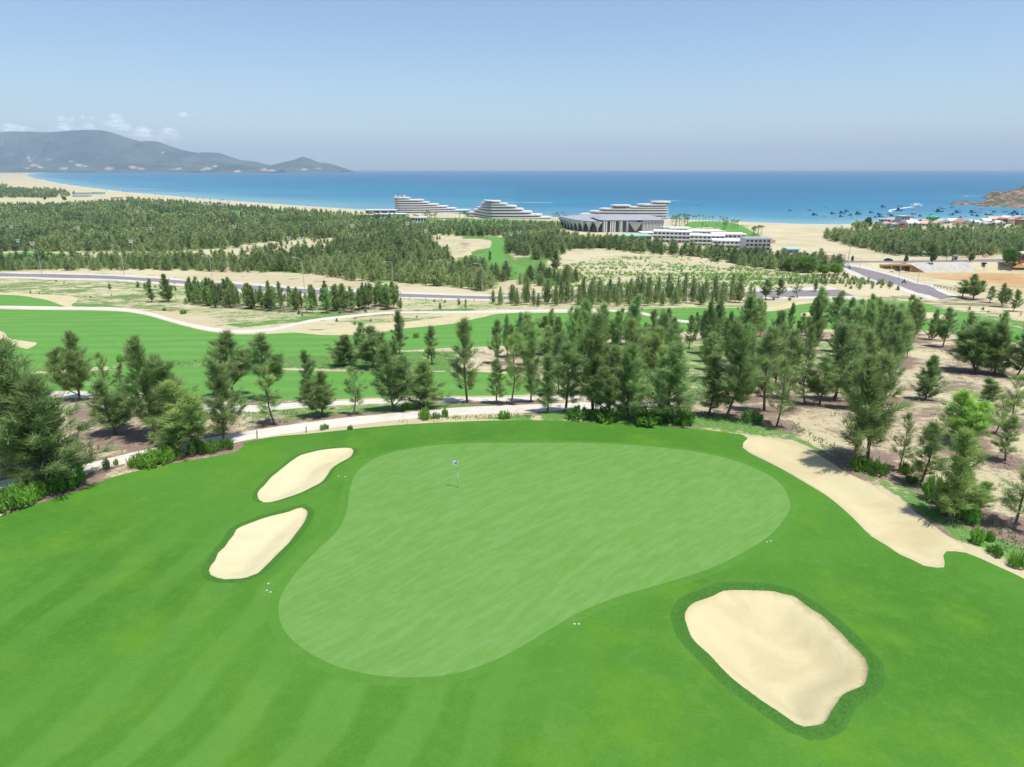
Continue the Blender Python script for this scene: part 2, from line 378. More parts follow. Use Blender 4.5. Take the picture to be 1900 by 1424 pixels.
def simple_mat(name, col, rough=.8, spec=.3, var=.12, scale=2.0, bump=.0, dirt=None, **kw):
    m, t = mat(name); v = t.obj()
    n = t.noise(v, scale, 5, .65)
    c = t.mix(t.ramp(n, .3, .7), tuple(x * (1 - var) for x in col), tuple(min(1, x * (1 + var)) for x in col))
    if dirt: c = t.mix(t.math('MULTIPLY', t.ramp(t.noise(t.mapping(v, loc=(8, 3, 1)), scale * .37, 5, .6), .5, .75), .6), c, dirt)
    t.out(t.bsdf(c, rough, spec, t.bump(n, .3, bump) if bump else None, **kw)); return m
M['path'] = simple_mat('path_concrete', G(.55,.51,.45), .9, .15, .07, .9, .01, G(.43,.38,.31))
M['asphalt'] = simple_mat('asphalt', G(.20,.178,.185), .9, .2, .1, .6, .01, G(.27,.235,.23))
M['verge'] = simple_mat('paved_verge', G(.50,.48,.43), .9, .15, .12, .8, .01, G(.40,.35,.24))

# ------------------------------------------------------------------ mesh helpers
def mesh_np(name, V, Fc, material=None, smoothf=False, attrs=None):
    V = np.asarray(V, np.float32); Fc = np.asarray(Fc, np.int32)
    me = bpy.data.meshes.new(name)
    me.vertices.add(len(V)); me.vertices.foreach_set('co', V.ravel())
    k = Fc.shape[1]
    me.loops.add(Fc.size); me.loops.foreach_set('vertex_index', Fc.ravel())
    me.polygons.add(len(Fc)); me.polygons.foreach_set('loop_start', np.arange(0, Fc.size, k, dtype=np.int32))
    me.polygons.foreach_set('loop_total', np.full(len(Fc), k, np.int32))
    if smoothf: me.polygons.foreach_set('use_smooth', np.ones(len(Fc), bool))
    for an, av in (attrs or {}).items():
        a = me.attributes.new(an, 'FLOAT', 'POINT'); a.data.foreach_set('value', np.asarray(av, np.float32))
    me.update(calc_edges=True)
    if material: me.materials.append(material)
    return me
def link(name, me, parent=None, loc=None):
    o = bpy.data.objects.new(name, me); COL.objects.link(o)
    if parent: o.parent = parent
    if loc is not None: o.location = loc
    return o
def tag(o, label=None, cat=None, group=None, kind=None):
    if label: o['label'] = label
    if cat: o['category'] = cat
    if group: o['group'] = group
    if kind: o['kind'] = kind
    return o
def structure(o, label=None): o['kind'] = 'structure'; 
def thing(name, label, cat, loc, rz=0, group=None):
    e = bpy.data.objects.new(name, None); COL.objects.link(e); e.location = loc; e.rotation_euler = (0, 0, rz)
    e.empty_display_size = .5
    return tag(e, label, cat, group)
# ------------------------------------------------------------------ ground: one triangulation cut along every outline
REG = [  # later = on top
 ('far_lawn', FARLAWN1, 'fairway'), ('far_lawn', FARLAWN2, 'fairway'), ('far_lawn', FARLAWN3, 'fairway'), ('shore_lawn', SHORELAWN, 'fairway'),
 ('far_fairway', FAIRFAR, 'fairway'), ('sand_bunker', BUNK11, 'bunker'), ('sand_bunker', BUNK12, 'bunker'),
 ('road_verge', VERGE1, 'verge'), ('road_verge', VERGE2, 'verge'), ('road', ROAD1, 'asphalt'), ('road', ROAD2, 'asphalt'), ('road', ROAD3, 'asphalt'),
 ('fairway', FARTURF, 'fairway'), ('putting_green', FARGREEN, 'green'), ('sand_bunker', BUNK8, 'bunker'), ('sand_bunker', BUNK9, 'bunker'), ('sand_bunker', BUNK10, 'bunker'),
 ('fairway', FAIR0, 'fairway'), ('fairway', FAIR1, 'fairway'), ('fairway', FAIR2, 'fairway'), ('sand_bunker', BUNK5, 'bunker'), ('sand_bunker', BUNK6, 'bunker'), ('sand_bunker', BUNK7, 'bunker'),
 ('cart_path', PATH3, 'path'), ('cart_path', PATH2, 'path'), ('cart_path', PATH1, 'path'),
 ('turf', TURF, 'turf'), ('bunker_collar', None, 'collar'), ('green_fringe', 'FR', 'fringe'), ('putting_green', gpoly(GREEN_PX, .4), 'green'),
 ('sand_bunker', BUNK[0], 'bunker_pale'), ('sand_bunker', BUNK[1], 'bunker_pale'), ('sand_bunker', BUNK[2], 'bunker'), ('sand_bunker', BUNK[3], 'bunker')]

def offset_out(P, w):
    P = np.asarray(P); c = catmull(P[::3], .4)
    A = .5 * np.sum(c[:, 0] * np.roll(c[:, 1], -1) - np.roll(c[:, 0], -1) * c[:, 1])
    tt = np.roll(c, -1, 0) - np.roll(c, 1, 0); tt /= np.linalg.norm(tt, axis=1)[:, None] + 1e-9
    n = np.stack([tt[:, 1], -tt[:, 0]], -1) * (1 if A > 0 else -1)
    o = c + n * w
    d = pdist(o[:, 0], o[:, 1], c); return o[d > w * .93]
COLLARS = [offset_out(BUNK[0], .34), offset_out(BUNK[1], .45), offset_out(BUNK[2], .72)]

rr = np.concatenate([np.linspace(5, 16, 8), np.geomspace(17, 420, 250), np.geomspace(432, 1500, 90), np.geomspace(1560, 16000, 45)])
th = R_(1) * np.concatenate([np.linspace(-75, -42, 20), np.linspace(-41.5, 41.5, 215), np.linspace(42, 75, 20)])
RR, TH = np.meshgrid(rr, th, indexing='ij')
THo = TH + ((np.arange(len(rr)) % 2) * R_(.19))[:, None]
gx = (RR * np.sin(THo)).ravel(); gy = (RR * np.cos(THo)).ravel()
keep = (gx > -15500) & (gx < 2550) & (gy < 16500)
gx, gy = gx[keep], gy[keep]
extra = [(-15900, 16900), (2590, 1190), (-15900, -700), (2590, -700), (0, -60), (-60, -60), (60, -60), (-200, -200), (200, -200), (-30, -20), (30, -20), (0, -20), (-60, 0), (60, 0), (-1500, -600), (1500, -600)]
px_ = [np.stack([gx, gy], -1), np.array(extra, float)]
for B in BUNK:
    lo, hi = B.min(0) - 1.5, B.max(0) + 1.5
    a, b = np.meshgrid(np.arange(lo[0], hi[0], .3), np.arange(lo[1], hi[1], .3))
    a = (a + rng.uniform(-.05, .05, a.shape)).ravel(); b = (b + rng.uniform(-.05, .05, b.shape)).ravel()
    dd = pdist(a, b, B); ins = pip(a, b, B)
    k = (dd > .16) & ((ins & (dd < 2.6)) | (~ins & (dd < 1.2)))
    px_.append(np.stack([a[k], b[k]], -1))
    # a ring just inside each bunker lip
    c = B; A = .5 * np.sum(c[:, 0] * np.roll(c[:, 1], -1) - np.roll(c[:, 0], -1) * c[:, 1])
    tt = np.roll(c, -1, 0) - np.roll(c, 1, 0); tt /= np.linalg.norm(tt, axis=1)[:, None] + 1e-9
    n = np.stack([tt[:, 1], -tt[:, 0]], -1) * (1 if A > 0 else -1)
    px_.append((c - n * .12))
pts = np.concatenate(px_)
segs = []; base = len(pts); allp = [pts]
regs = []
for nm, P, mk in REG:
    if P is None:
        for c in COLLARS: regs.append((nm, c, mk))
    elif isinstance(P, str): regs.append((nm, offset_out(gpoly(GREEN_PX, .4), .55), mk))
    else: regs.append((nm, P, mk))
for nm, P, mk in regs:
    n = len(P); allp.append(P); segs += [(base + i, base + (i + 1) % n) for i in range(n)]; base += n
_pc = catmull(PITP, 3.0); _pm = _pc.mean(0); _pd = (_pm - _pc); _pd /= np.linalg.norm(_pd, axis=1)[:, None]
allp += [_pc, _pc + _pd * 3.2, _pc + _pd * 7]; base += 3 * len(_pc)
allp.append(COAST); segs += [(base + i, base + i + 1) for i in range(len(COAST) - 1)]
pts = np.concatenate(allp)
res = delaunay_2d_cdt([Vector(p) for p in pts], segs, [], 0, 1e-5)
GV = np.array([(v.x, v.y) for v in res[0]]); GF = np.array(res[2], dtype=np.int64)
print('cdt', len(GV), len(GF), round(time.time() - T0, 1))
GZ = terrain(GV[:, 0], GV[:, 1])
cen = GV[GF].mean(1)
owner = np.full(len(GF), -1)
for i, (nm, P, mk) in enumerate(regs):
    owner[pip(cen[:, 0], cen[:, 1], P)] = i
# drop the deep sea bed
farf = cen[:, 1] > 500
sd = np.zeros(len(GF)); m_ = farf
inl = np.ones(len(GF), bool); inl[m_] = pip(cen[m_, 0], cen[m_, 1], LAND)
dd = np.zeros(len(GF)); dd[m_] = pdist(cen[m_, 0], cen[m_, 1], COAST, closed=False)
dropf = (~inl) & (dd > 120)
# shared smooth normals for all the sheets
V3 = np.column_stack([GV, GZ])
a, b, c = V3[GF[:, 0]], V3[GF[:, 1]], V3[GF[:, 2]]
fn = np.cross(b - a, c - a); flip = fn[:, 2] < 0
GF[flip] = GF[flip][:, ::-1]

GROUND_ATTR = {}
def sheet(name, fmask, mk, attrs=False):
    f = GF[fmask]; u, inv = np.unique(f, return_inverse=True); inv = inv.reshape(f.shape)
    me = mesh_np(name, V3[u], inv, M[mk], True, {k: v[u] for k, v in GROUND_ATTR.items()} if attrs else None)
    o = link(name, me); o['kind'] = 'structure'; return o
LABELS = {}
def build_ground():
    sheet('sandy_ground', (owner < 0) & ~dropf, 'ground', True)
    for i, (nm, P, mk) in enumerate(regs):
        if (owner == i).any(): sheet(nm, owner == i, mk)

# ------------------------------------------------------------------ sea
m, t = mat('sea_water'); v = t.obj()
sh = t.attr('shore')
c = t.mix(t.ramp(sh, 0, .14), G(.17,.32,.34), G(.055,.205,.29))
c = t.mix(t.ramp(sh, .1, .42), c, G(.014,.155,.255))
c = t.mix(t.ramp(sh, .4, 1.0), c, G(.010,.115,.215))
n1 = t.noise(t.mapping(v, scale=(.35, 1, 1)), .004, 4, .6)
c = t.mix(t.math('MULTIPLY', t.ramp(n1, .4, .7), .35), c, G(.012,.085,.19))
c = t.mix(t.ramp(sh, .012, -.004), c, G(.42,.45,.38))
w1 = t.noise(t.mapping(v, scale=(.6, 1, 1)), .05, 4, .6); w2 = t.noise(v, .35, 3, .6)
bp = t.bump(t.math('ADD', w1, t.math('MULTIPLY', w2, .4)), .35, 1.2)
t.out(t.bsdf(c, .42, .22, bp)); M['sea'] = m

def build_sea():
    r = np.concatenate([np.geomspace(560, 2500, 60), np.geomspace(2600, 28000, 40)])
    a = R_(1) * np.linspace(-50, 50, 161)
    X = np.outer(r, np.tan(a) * 1.0); Y = np.outer(r, np.ones(len(a)))
    X = np.clip(X, -23500, 23500)
    V = np.stack([X.ravel(), Y.ravel(), np.zeros(X.size)], -1)
    i = np.arange(len(r) - 1)[:, None] * len(a) + np.arange(len(a) - 1)[None]
    i = i.ravel(); Fq = np.stack([i, i + 1, i + 1 + len(a), i + len(a)], -1)
    ins = pip(V[:, 0], V[:, 1], LAND); d = pdist(V[:, 0], V[:, 1], COAST, closed=False)
    s = np.where(ins, -d, d)
    far_ = smooth(1500, 6000, V[:, 1])
    sv = np.where(s > 0, s / 1500, s / 400)
    sv = np.where(s > 0, np.minimum(1.2, sv * (1 + .6 * (V[:, 0] > 0))), sv)
    o = link('sea', mesh_np('sea', V, Fq, M['sea'], True, {'shore': sv})); o['kind'] = 'structure'

# ------------------------------------------------------------------ mountains beyond the bay
m, t = mat('mountain_scrub'); v = t.obj()
n1 = t.noise(v, .0016, 6, .65); n2 = t.noise(v, .012, 5, .7)
c = t.mix(t.ramp(n1, .35, .65), G(.015,.035,.03), G(.075,.095,.065))
c = t.mix(t.math('MULTIPLY', t.ramp(n2, .5, .7), .5), c, G(.13,.12,.08))
scar = t.attr('scar')
c = t.mix(t.math('MULTIPLY', t.ramp(t.math('ADD', scar, t.math('MULTIPLY', t.math('SUBTRACT', t.noise(v, .006, 6, .75), .5), 3.2)), .35, .95), .75), c, G(.46,.38,.29))
t.out(t.bsdf(c, .95, .05)); M['mountain'] = m
RIDGE = [(-400,262),(-250,240),(-100,238),(0,247),(30,243.5),(60,244),(100,245.5),(130,243),(150,241),(178,240.5),(198,241.5),(215,246),(240,255),(265,262.5),(284,261.5),(300,264),(318,271),(335,277),(350,280.5),(367,283.5),(385,282.5),(408,284),(430,292),(445,297),(470,299.5),(500,307),(515,306)]
CAPE = [(455,318),(480,311),(505,306.5),(525,301.5),(545,297),(556,293),(563,291),(575,295),(590,301.5),(610,303.5),(622,307),(634,311.5),(642,317)]
FOOT = [(-300,300),(-100,297),(20,292),(60,297),(110,303),(180,306),(260,304),(330,308),(380,306),(405,302),(425,303),(445,307),(480,313),(520,316)]
SCARS = [(47,288,5),(50,293,6),(56,300,8),(62,307,11),(75,311,9),(48,312,9),(90,296,7),(97,298,5),(130,300,4),(145,306,9),(158,309,7),(120,313,10),(248,311,9),(262,313,8),(385,313,10),(377,316,9),(400,309,7),(490,315,10),(505,317,8),(565,315,9),(590,313,8),(318,314,7),(330,313,7),(200,314,9),(350,295,4),(303,283,3),(440,317,9),(5,268,4)]
def mountain(name, prof, y0, y1, label, seed, front=.55, u0=None):
    P = np.array(prof, float)
    nx, ny = 420, 60
    pxs = np.linspace(P[0, 0], P[-1, 0], nx)
    yc = y0 + front * (y1 - y0)
    hs = []
    for p, q in zip(pxs, np.interp(pxs, P[:, 0], P[:, 1])):
        d = rays(p, q); hs.append(CAMZ + d[2] / d[1] * yc)
    X0 = (pxs - CX) / F / cP
    V = []; 
    tv = np.linspace(0, 1, ny)
    Tt, Xx = np.meshgrid(tv, np.arange(nx), indexing='ij')
    Y = y0 + Tt * (y1 - y0)
    rx = np.array([rays(p, 300)[0] / rays(p, 300)[1] for p in pxs])
    Xw = rx[None] * yc * (0.75 + .25 * Y / yc)
    H = np.array(hs)[None] * np.where(Tt < front, (np.maximum(Tt, 0) / front) ** .62, np.maximum(0, 1 - ((Tt - front) / (1 - front)) ** 1.6))
    rid = np.abs(fbm(Xw / 900, Y / 900, seed, 5))
    rel = 1 - 1.7 * rid * (1 - np.exp(-((Tt - front) / .12) ** 2)) * np.minimum(1, Tt * 6)
    Z = H * np.clip(rel, .1, 1.2) - 3 * (Tt < .001)
    V = np.stack([Xw.ravel(), Y.ravel(), Z.ravel()], -1)
    i = (np.arange(ny - 1)[:, None] * nx + np.arange(nx - 1)[None]).ravel()
    Fq = np.stack([i, i + 1, i + 1 + nx, i + nx], -1)
    qx, qy, _ = project(V)
    sc = np.zeros(len(V))
    for sx, sy, sr in SCARS:
        sc = np.maximum(sc, np.exp(-(((qx - sx) / sr) ** 2 + ((qy - sy) / (sr * .33)) ** 2)))
    o = link(name, mesh_np(name, V, Fq, M['mountain'], True, {'scar': sc}))
    o['kind'] = 'structure'
    return o
def build_mountains():
    mountain('mountain_range', RIDGE, 11500, 15500, '', 4)
    mountain('mountain_foothills', FOOT, 11000, 12400, '', 21, .5)
    mountain('mountain_cape', CAPE, 12000, 14500, '', 9, .5)

# ------------------------------------------------------------------ air, sky, light, camera
def build_world():
    m = bpy.data.materials.new('haze_air'); t = NT(m)
    k = t.n('VolumePrincipled'); k.inputs['Color'].default_value = (.62, .80, 1, 1); k.inputs['Density'].default_value = HAZE
    k.inputs['Anisotropy'].default_value = -.05
    t.out(None, k.outputs[0])
    me = bpy.data.meshes.new('haze')
    x0, x1, y0, y1, z0, z1 = -24000, 24000, -900, 29000, -8, 900
    V = [(x, y, z) for x in (x0, x1) for y in (y0, y1) for z in (z0, z1)]
    me.from_pydata(V, [], [(0,1,3,2),(4,6,7,5),(0,4,5,1),(2,3,7,6),(0,2,6,4),(1,5,7,3)])
    me.materials.append(m); o = link('haze', me); o['kind'] = 'stuff'
    w = bpy.data.worlds.new('World'); SC.world = w; w.use_nodes = True
    nt = w.node_tree; nt.nodes.clear()
    s = nt.nodes.new('ShaderNodeTexSky'); s.sky_type = 'NISHITA'; s.sun_disc = False
    s.sun_elevation = R_(SUN_EL); s.sun_rotation = R_(SUN_ROT); s.altitude = 60; s.air_density = 1.0; s.dust_density = DUST; s.ozone_density = OZONE
    b = nt.nodes.new('ShaderNodeBackground'); b.inputs[1].default_value = SKY
    o2 = nt.nodes.new('ShaderNodeOutputWorld'); nt.links.new(s.outputs[0], b.inputs[0]); nt.links.new(b.outputs[0], o2.inputs[0])
    L = bpy.data.lights.new('sun', 'SUN'); L.energy = SUN; L.angle = R_(.53); L.color = (1, .96, .89)
    lo = bpy.data.objects.new('sun', L); COL.objects.link(lo)
    # towards the sun
    az = R_(SUN_AZ); el = R_(SUN_EL)
    d = Vector((math.sin(az) * math.cos(el), math.cos(az) * math.cos(el), math.sin(el)))
    lo.rotation_euler = d.to_track_quat('Z', 'Y').to_euler(); lo.location = (0, 0, 300)
    cam = bpy.data.cameras.new('camera'); cam.sensor_width = 36; cam.lens = F / 1900 * 36
    cam.clip_end = 60000; cam.clip_start = .5
    co = bpy.data.objects.new('camera', cam); COL.objects.link(co)
    co.location = (0, 0, CAMZ); co.rotation_euler = (math.pi / 2 - PITCH, 0, 0); SC.camera = co
    SC.view_settings.view_transform = 'Standard'; SC.view_settings.look = 'None'; SC.view_settings.exposure = EXPO
    SC.view_settings.gamma = 1; SC.view_settings.use_curve_mapping = False
    cy = SC.cycles
    cy.max_bounces = 6; cy.diffuse_bounces = 4; cy.glossy_bounces = 2; cy.transmission_bounces = 4; cy.transparent_max_bounces = 40; cy.volume_bounces = 0
    cy.use_denoising = True
    try: cy.denoiser = 'OPENIMAGEDENOISE'
    except Exception: pass
SUN_EL, SUN_AZ = 71, 128      # azimuth clockwise from +Y (north): the sun stands behind, to the right
SUN_ROT = SUN_AZ
HAZE, SKY, DUST, OZONE, SUN, EXPO = 5.8e-5, .100, .6, 3.4, 3.9, .60
# ------------------------------------------------------------------ foliage
def leaf_mat(name, a, b, trans=.25, rnd=.25):
    m, t = mat(name)
    tone = t.attr('tone'); oi = t.n('ObjectInfo')
    c = t.mix(tone, a, b)
    c = t.mix(1.0, c, oi.outputs['Color'], 'MULTIPLY')
    hv = t.n('HueSaturation'); t.l(c, hv.inputs['Color'])
    t.put(hv.inputs['Value'], t.math('ADD', 1 - rnd / 2, t.math('MULTIPLY', oi.outputs['Random'], rnd)))
    t.put(hv.inputs['Hue'], t.math('ADD', .49, t.math('MULTIPLY', oi.outputs['Random'], .02)))
    d = t.bsdf(hv.outputs[0], .75, .15)
    tr = t.n('BsdfTranslucent'); t.l(hv.outputs[0], tr.inputs[0])
    mx = t.n('MixShader'); mx.inputs[0].default_value = trans; t.l(d, mx.inputs[1]); t.l(tr.outputs[0], mx.inputs[2])
    t.out(mx.outputs[0]); return m
M['needle'] = leaf_mat('casuarina_needles', G(.17,.27,.09), G(.40,.53,.21), .5)
M['far_needle'] = leaf_mat('distant_needles', G(.155,.225,.085), G(.38,.46,.19), .42, 0)
M['leaf'] = leaf_mat('shrub_leaves', G(.19,.40,.05), G(.34,.60,.09), .45)
M['bark'] = simple_mat('bark', G(.16,.12,.095), .95, .1, .3, 6)

def tube(path, rad, sides=6):
    path = np.asarray(path, float); n = len(path); V = []; Fq = []
    t = np.gradient(path, axis=0); t /= np.linalg.norm(t, axis=1)[:, None] + 1e-9
    ref = np.array([1, 0, 0.]) if abs(t[0, 0]) < .8 else np.array([0, 1, 0.])
    for i in range(n):
        u = np.cross(t[i], ref); u /= np.linalg.norm(u) + 1e-9; w = np.cross(t[i], u)
        a = np.arange(sides) * 2 * np.pi / sides
        V.append(path[i] + rad[i] * (np.cos(a)[:, None] * u + np.sin(a)[:, None] * w))
    V = np.concatenate(V)
    for i in range(n - 1):
        for j in range(sides):
            a = i * sides + j; b = i * sides + (j + 1) % sides
            Fq += [(a, b, b + sides), (a, b + sides, a + sides)]
    return V, np.array(Fq)
def merge(parts):
    V, Fc, o = [], [], 0
    for v, f in parts: V.append(v); Fc.append(f + o); o += len(v)
    return np.concatenate(V), np.concatenate(Fc)
def unit(v): return v / (np.linalg.norm(v, axis=-1, keepdims=True) + 1e-9)

def blades(C, D, L, Wd, rg):
    """triangular needles: centres, directions, lengths, half widths"""
    n = len(C)
    side = unit(np.cross(D, unit(rg.normal(size=(n, 3))))) * Wd[:, None]
    V = np.stack([C - side, C + side, C + D * L[:, None]], 1).reshape(-1, 3)
    return V, np.arange(3 * n).reshape(-1, 3)

def casuarina(seed, H=8.0, R=1.9, nbr=70, ncl=9, nbl=16, bl=.56, bw=.019, cb=.12, leaders=1, airy=0.0, upr=.6, belly=.25):
    rg = np.random.default_rng(seed)
    wood, C, D, L, Wd, T = [], [], [], [], [], []
    lead = []
    for k in range(leaders):
        if k == 0: top = np.array([rg.normal() * .15, rg.normal() * .15, H]); z0 = 0; h = H; start = np.zeros(3)
        else:
            a = rg.uniform(0, 6.28); r = R * rg.uniform(.35, .6); hh = H * rg.uniform(.66, .9)
            top = np.array([math.cos(a) * r, math.sin(a) * r, hh]); z0 = H * rg.uniform(.05, .2); start = np.array([0, 0, z0])
        s = np.linspace(0, 1, 9)[:, None]
        bend = np.array([rg.normal() * .25, rg.normal() * .25, 0]) * np.sin(s * 3.14)
        path = start + (top - start) * np.concatenate([s ** (.55 if k else 1), s ** (.55 if k else 1), s], 1) + bend
        rad = (.105 if k == 0 else .06) * H / 8 * (1 - .93 * s[:, 0])
        wood.append(tube(path, rad, 7)); lead.append(path)
    for k, path in enumerate(lead):
        nb = nbr if k == 0 else int(nbr * .6)
        Rk = R if leaders == 1 else R * (.8 if k == 0 else .58)
        for i in range(nb):
            u = (i + rg.random()) / nb
            tz = cb + (1 - cb) * u if k == 0 else .15 + .85 * u
            f = tz * 8; j = min(int(f), 7); p0 = path[j] + (path[j + 1] - path[j]) * (f - j)
            prof = (1 - u) ** .95 * (belly + (1 - belly) * min(1, u / .22)) + .05
            az = i * 2.39996 + rg.normal() * .5
            el = R_(20 + 46 * u * upr + rg.normal() * 9)
            ln = Rk * prof * rg.choice([rg.uniform(.45, .7), rg.uniform(.75, 1.0), rg.uniform(1.0, 1.3)]) / max(.6, math.cos(el))
            if rg.random() < airy: continue
            d = np.array([math.cos(az) * math.cos(el), math.sin(az) * math.cos(el), math.sin(el)])
            s = np.linspace(0, 1, 5)[:, None]
            bp = p0 + d * ln * s + np.array([0, 0, .30 * ln]) * s ** 2
            wood.append(tube(bp, np.linspace(.028, .006, 5) * H / 8, 3))
            nc = max(3, int(ncl * (.4 + .6 * ln / R)))
            cs = np.sort(rg.uniform(.16, 1.02, nc))
            tone0 = rg.uniform(.0, 1.0)
            for q in cs:
                cc = p0 + d * ln * q + np.array([0, 0, .30 * ln * q * q]) + rg.normal(size=3) * .085 * ln * (1.15 - .9 * q)
                dd = unit(d * 1.0 + rg.normal(size=3) * .38 + np.array([0, 0, .25 + .5 * q]))
                nbk = int(nbl * rg.uniform(.6, 1.3))
                C.append(cc + rg.normal(size=(nbk, 3)) * .10)
                D.append(unit(dd * 1.0 + rg.normal(size=(nbk, 3)) * .42))
                L.append(bl * rg.uniform(.6, 1.3, nbk)); Wd.append(bw * rg.uniform(.7, 1.3, nbk))
                T.append(np.clip(tone0 + rg.normal() * .22 + rg.normal(size=nbk) * .1, 0, 1))
    C = np.concatenate(C); D = np.concatenate(D); L = np.concatenate(L); Wd = np.concatenate(Wd); T = np.concatenate(T)
    lv = blades(C, D, L, Wd, rg)
    return merge(wood), lv, np.repeat(T, 3)

STY = {  # name: (args, nominal R)
 'slim':   dict(seed=1, R=1.35, nbr=64, ncl=8, nbl=18, cb=.10, belly=.5),
 'cone':   dict(seed=2, R=1.9, nbr=72, ncl=10, nbl=18, cb=.12, belly=.6),
 'cone2':  dict(seed=12, R=1.8, nbr=66, ncl=9, nbl=18, cb=.16, belly=.45, airy=.12),
 'broad':  dict(seed=3, R=2.5, nbr=62, ncl=11, nbl=18, cb=.13, leaders=3, belly=.5),
 'broad2': dict(seed=23, R=2.6, nbr=58, ncl=11, nbl=18, cb=.08, leaders=4, belly=.7),
 'airy':   dict(seed=4, R=1.8, nbr=52, ncl=8, nbl=16, cb=.22, airy=.3, belly=.4),
 'dense':  dict(seed=5, R=2.1, nbr=95, ncl=12, nbl=19, cb=.04, belly=.85, upr=.8),
 'sapl':   dict(seed=6, R=1.2, nbr=45, ncl=6, nbl=18, cb=.12, airy=.15, belly=.5),
 'twin':   dict(seed=7, R=2.1, nbr=60, ncl=10, nbl=18, cb=.2, leaders=2, belly=.4, airy=.1),
}
TREE = {}
for k, a in STY.items():
    (wv, wf), (lv, lf), tone = casuarina(**a)
    kz = 8.0 / np.percentile(lv[:, 2], 99.95); kr = a['R'] / np.percentile(np.hypot(lv[:, 0], lv[:, 1]), 99.3)
    for q in (wv, lv): q[:, 2] *= kz; q[:, :2] *= kr
    TREE[k] = (mesh_np('trunk', wv, wf, M['bark'], True), mesh_np('crown', lv, lf, M['needle'], False, {'tone': tone}), a['R'])
print('trees', {k: len(v[1].polygons) for k, v in TREE.items()}, round(time.time() - T0, 1))

def put_tree(p, h, w, style, rz, col, label, group, name='casuarina_tree', tilt=0.0):
    tm, cm, R = TREE[style]
    e = thing(name, label, 'tree', p, rz, group)
    sx = w / (2 * R); sz = h / 8.0
    if tilt: e.rotation_euler = (tilt, 0, rz)
    a = link('trunk', tm, e); b = link('crown', cm, e)
    a.scale = b.scale = (sx, sx, sz); b.color = (*col, 1)
    return e

# light meshes for the distant wood: (verts, tris, tone) at height 8, radius 1.9
def lod_tree(seed, n, bl, bw, R=1.9, H=8.0, core=True, trunk=True):
    rg = np.random.default_rng(seed)
    u = rg.random(n) ** .9
    prof = (1 - u ** 1.5) ** .8 * (.6 + .4 * np.minimum(1, u / .2)) + .05
    az = rg.uniform(0, 6.283, n); lob = 1 + .25 * np.sin(az * 3 + seed) + .18 * np.sin(az * 2 + u * 9)
    r = R * prof * lob * rg.uniform(.35, 1, n) ** .6
    C = np.stack([np.cos(az) * r, np.sin(az) * r, H * (.07 + .9 * u)], -1)
    D = unit(np.stack([np.cos(az) * .7, np.sin(az) * .7, .35 + .9 * u], -1) + rg.normal(size=(n, 3)) * .55)
    sz = (.6 + .5 * prof)
    V, Fc = blades(C - D * bl * .3 * sz[:, None], D, bl * rg.uniform(.7, 1.3, n) * sz, bw * rg.uniform(.7, 1.3, n) * sz, rg)
    cl = fbm(az * 1.3 + seed, u * 5, seed, 2)
    T = np.repeat(np.clip(.45 + cl * .9 + rg.normal(size=n) * .16, 0, 1), 3)
    parts = [(V, Fc)]
    if core:
        zz = np.array([.10, .3, .6, .88]) * H; rr_ = R * .52 * np.array([.6, 1, .62, .12]); k = 6
        a = np.arange(k) * 2 * np.pi / k
        cv = np.concatenate([np.stack([np.cos(a + j) * q * rg.uniform(.7, 1.2, k), np.sin(a + j) * q * rg.uniform(.7, 1.2, k), np.full(k, z) + rg.uniform(-.3, .3, k)], -1) for j, (z, q) in enumerate(zip(zz, rr_))])
        cf = []
        for i in range(3):
            for j in range(k):
                A_ = i * k + j; B_ = i * k + (j + 1) % k
                cf += [(A_, B_, B_ + k), (A_, B_ + k, A_ + k)]
        parts.append((cv, np.array(cf))); T = np.concatenate([T, np.full(len(cv), .2)])
    V, Fc = merge(parts)
    return V, Fc, T
LOD = {0: [lod_tree(s, 420, .95, .085) for s in range(5)],
       1: [lod_tree(s + 9, 190, 1.25, .15) for s in range(5)],
       2: [lod_tree(s + 19, 80, 1.7, .27) for s in range(5)],
       3: [lod_tree(s + 29, 34, 2.2, .46) for s in range(5)]}

def scatter_poly(pxpoly, spacing, jit=.42, seed=0, thin=None):
    P = gpoly(pxpoly)
    rg = np.random.default_rng(seed + 100)
    lo, hi = P.min(0), P.max(0)
    a, b = np.meshgrid(np.arange(lo[0], hi[0], spacing), np.arange(lo[1], hi[1], spacing))
    a = a + rg.uniform(-jit, jit, a.shape) * spacing; b = b + rg.uniform(-jit, jit, b.shape) * spacing
    a, b = a.ravel(), b.ravel(); k = pip(a, b, P)
    a, b = a[k], b[k]
    if thin is not None:
        k = rg.random(len(a)) < thin(a, b); a, b = a[k], b[k]
    return np.stack([a, b], -1), rg

def height_for(p, topy):
    """height of an upright thing at p whose top shows at frame height topy"""
    b = (CY - topy) / F
    y = p[1]
    return CAMZ + y * (-sP + b * cP) / (cP + b * sP) - p[2]

GRASSY = [(FAIR1, 0), (FAIR2, 0), (FAIR0, 0), (PATH1, .6), (PATH2, .6), (PATH3, .6), (ROAD1, 2), (ROAD2, 3), (ROAD3, 3), (FARTURF, 0), (TURF, .8), (FAIRFAR, 0), (BUNK5, 1), (BUNK6, 1), (BUNK7, 1)]
def free(xy, allow_turf=False):
    k = np.ones(len(xy), bool)
    for P, mg in GRASSY:
        if allow_turf and mg == 0: continue
        k &= ~pip(xy[:, 0], xy[:, 1], P)
        if mg: k &= pdist(xy[:, 0], xy[:, 1], P, reach=mg + 1) > mg
    return k

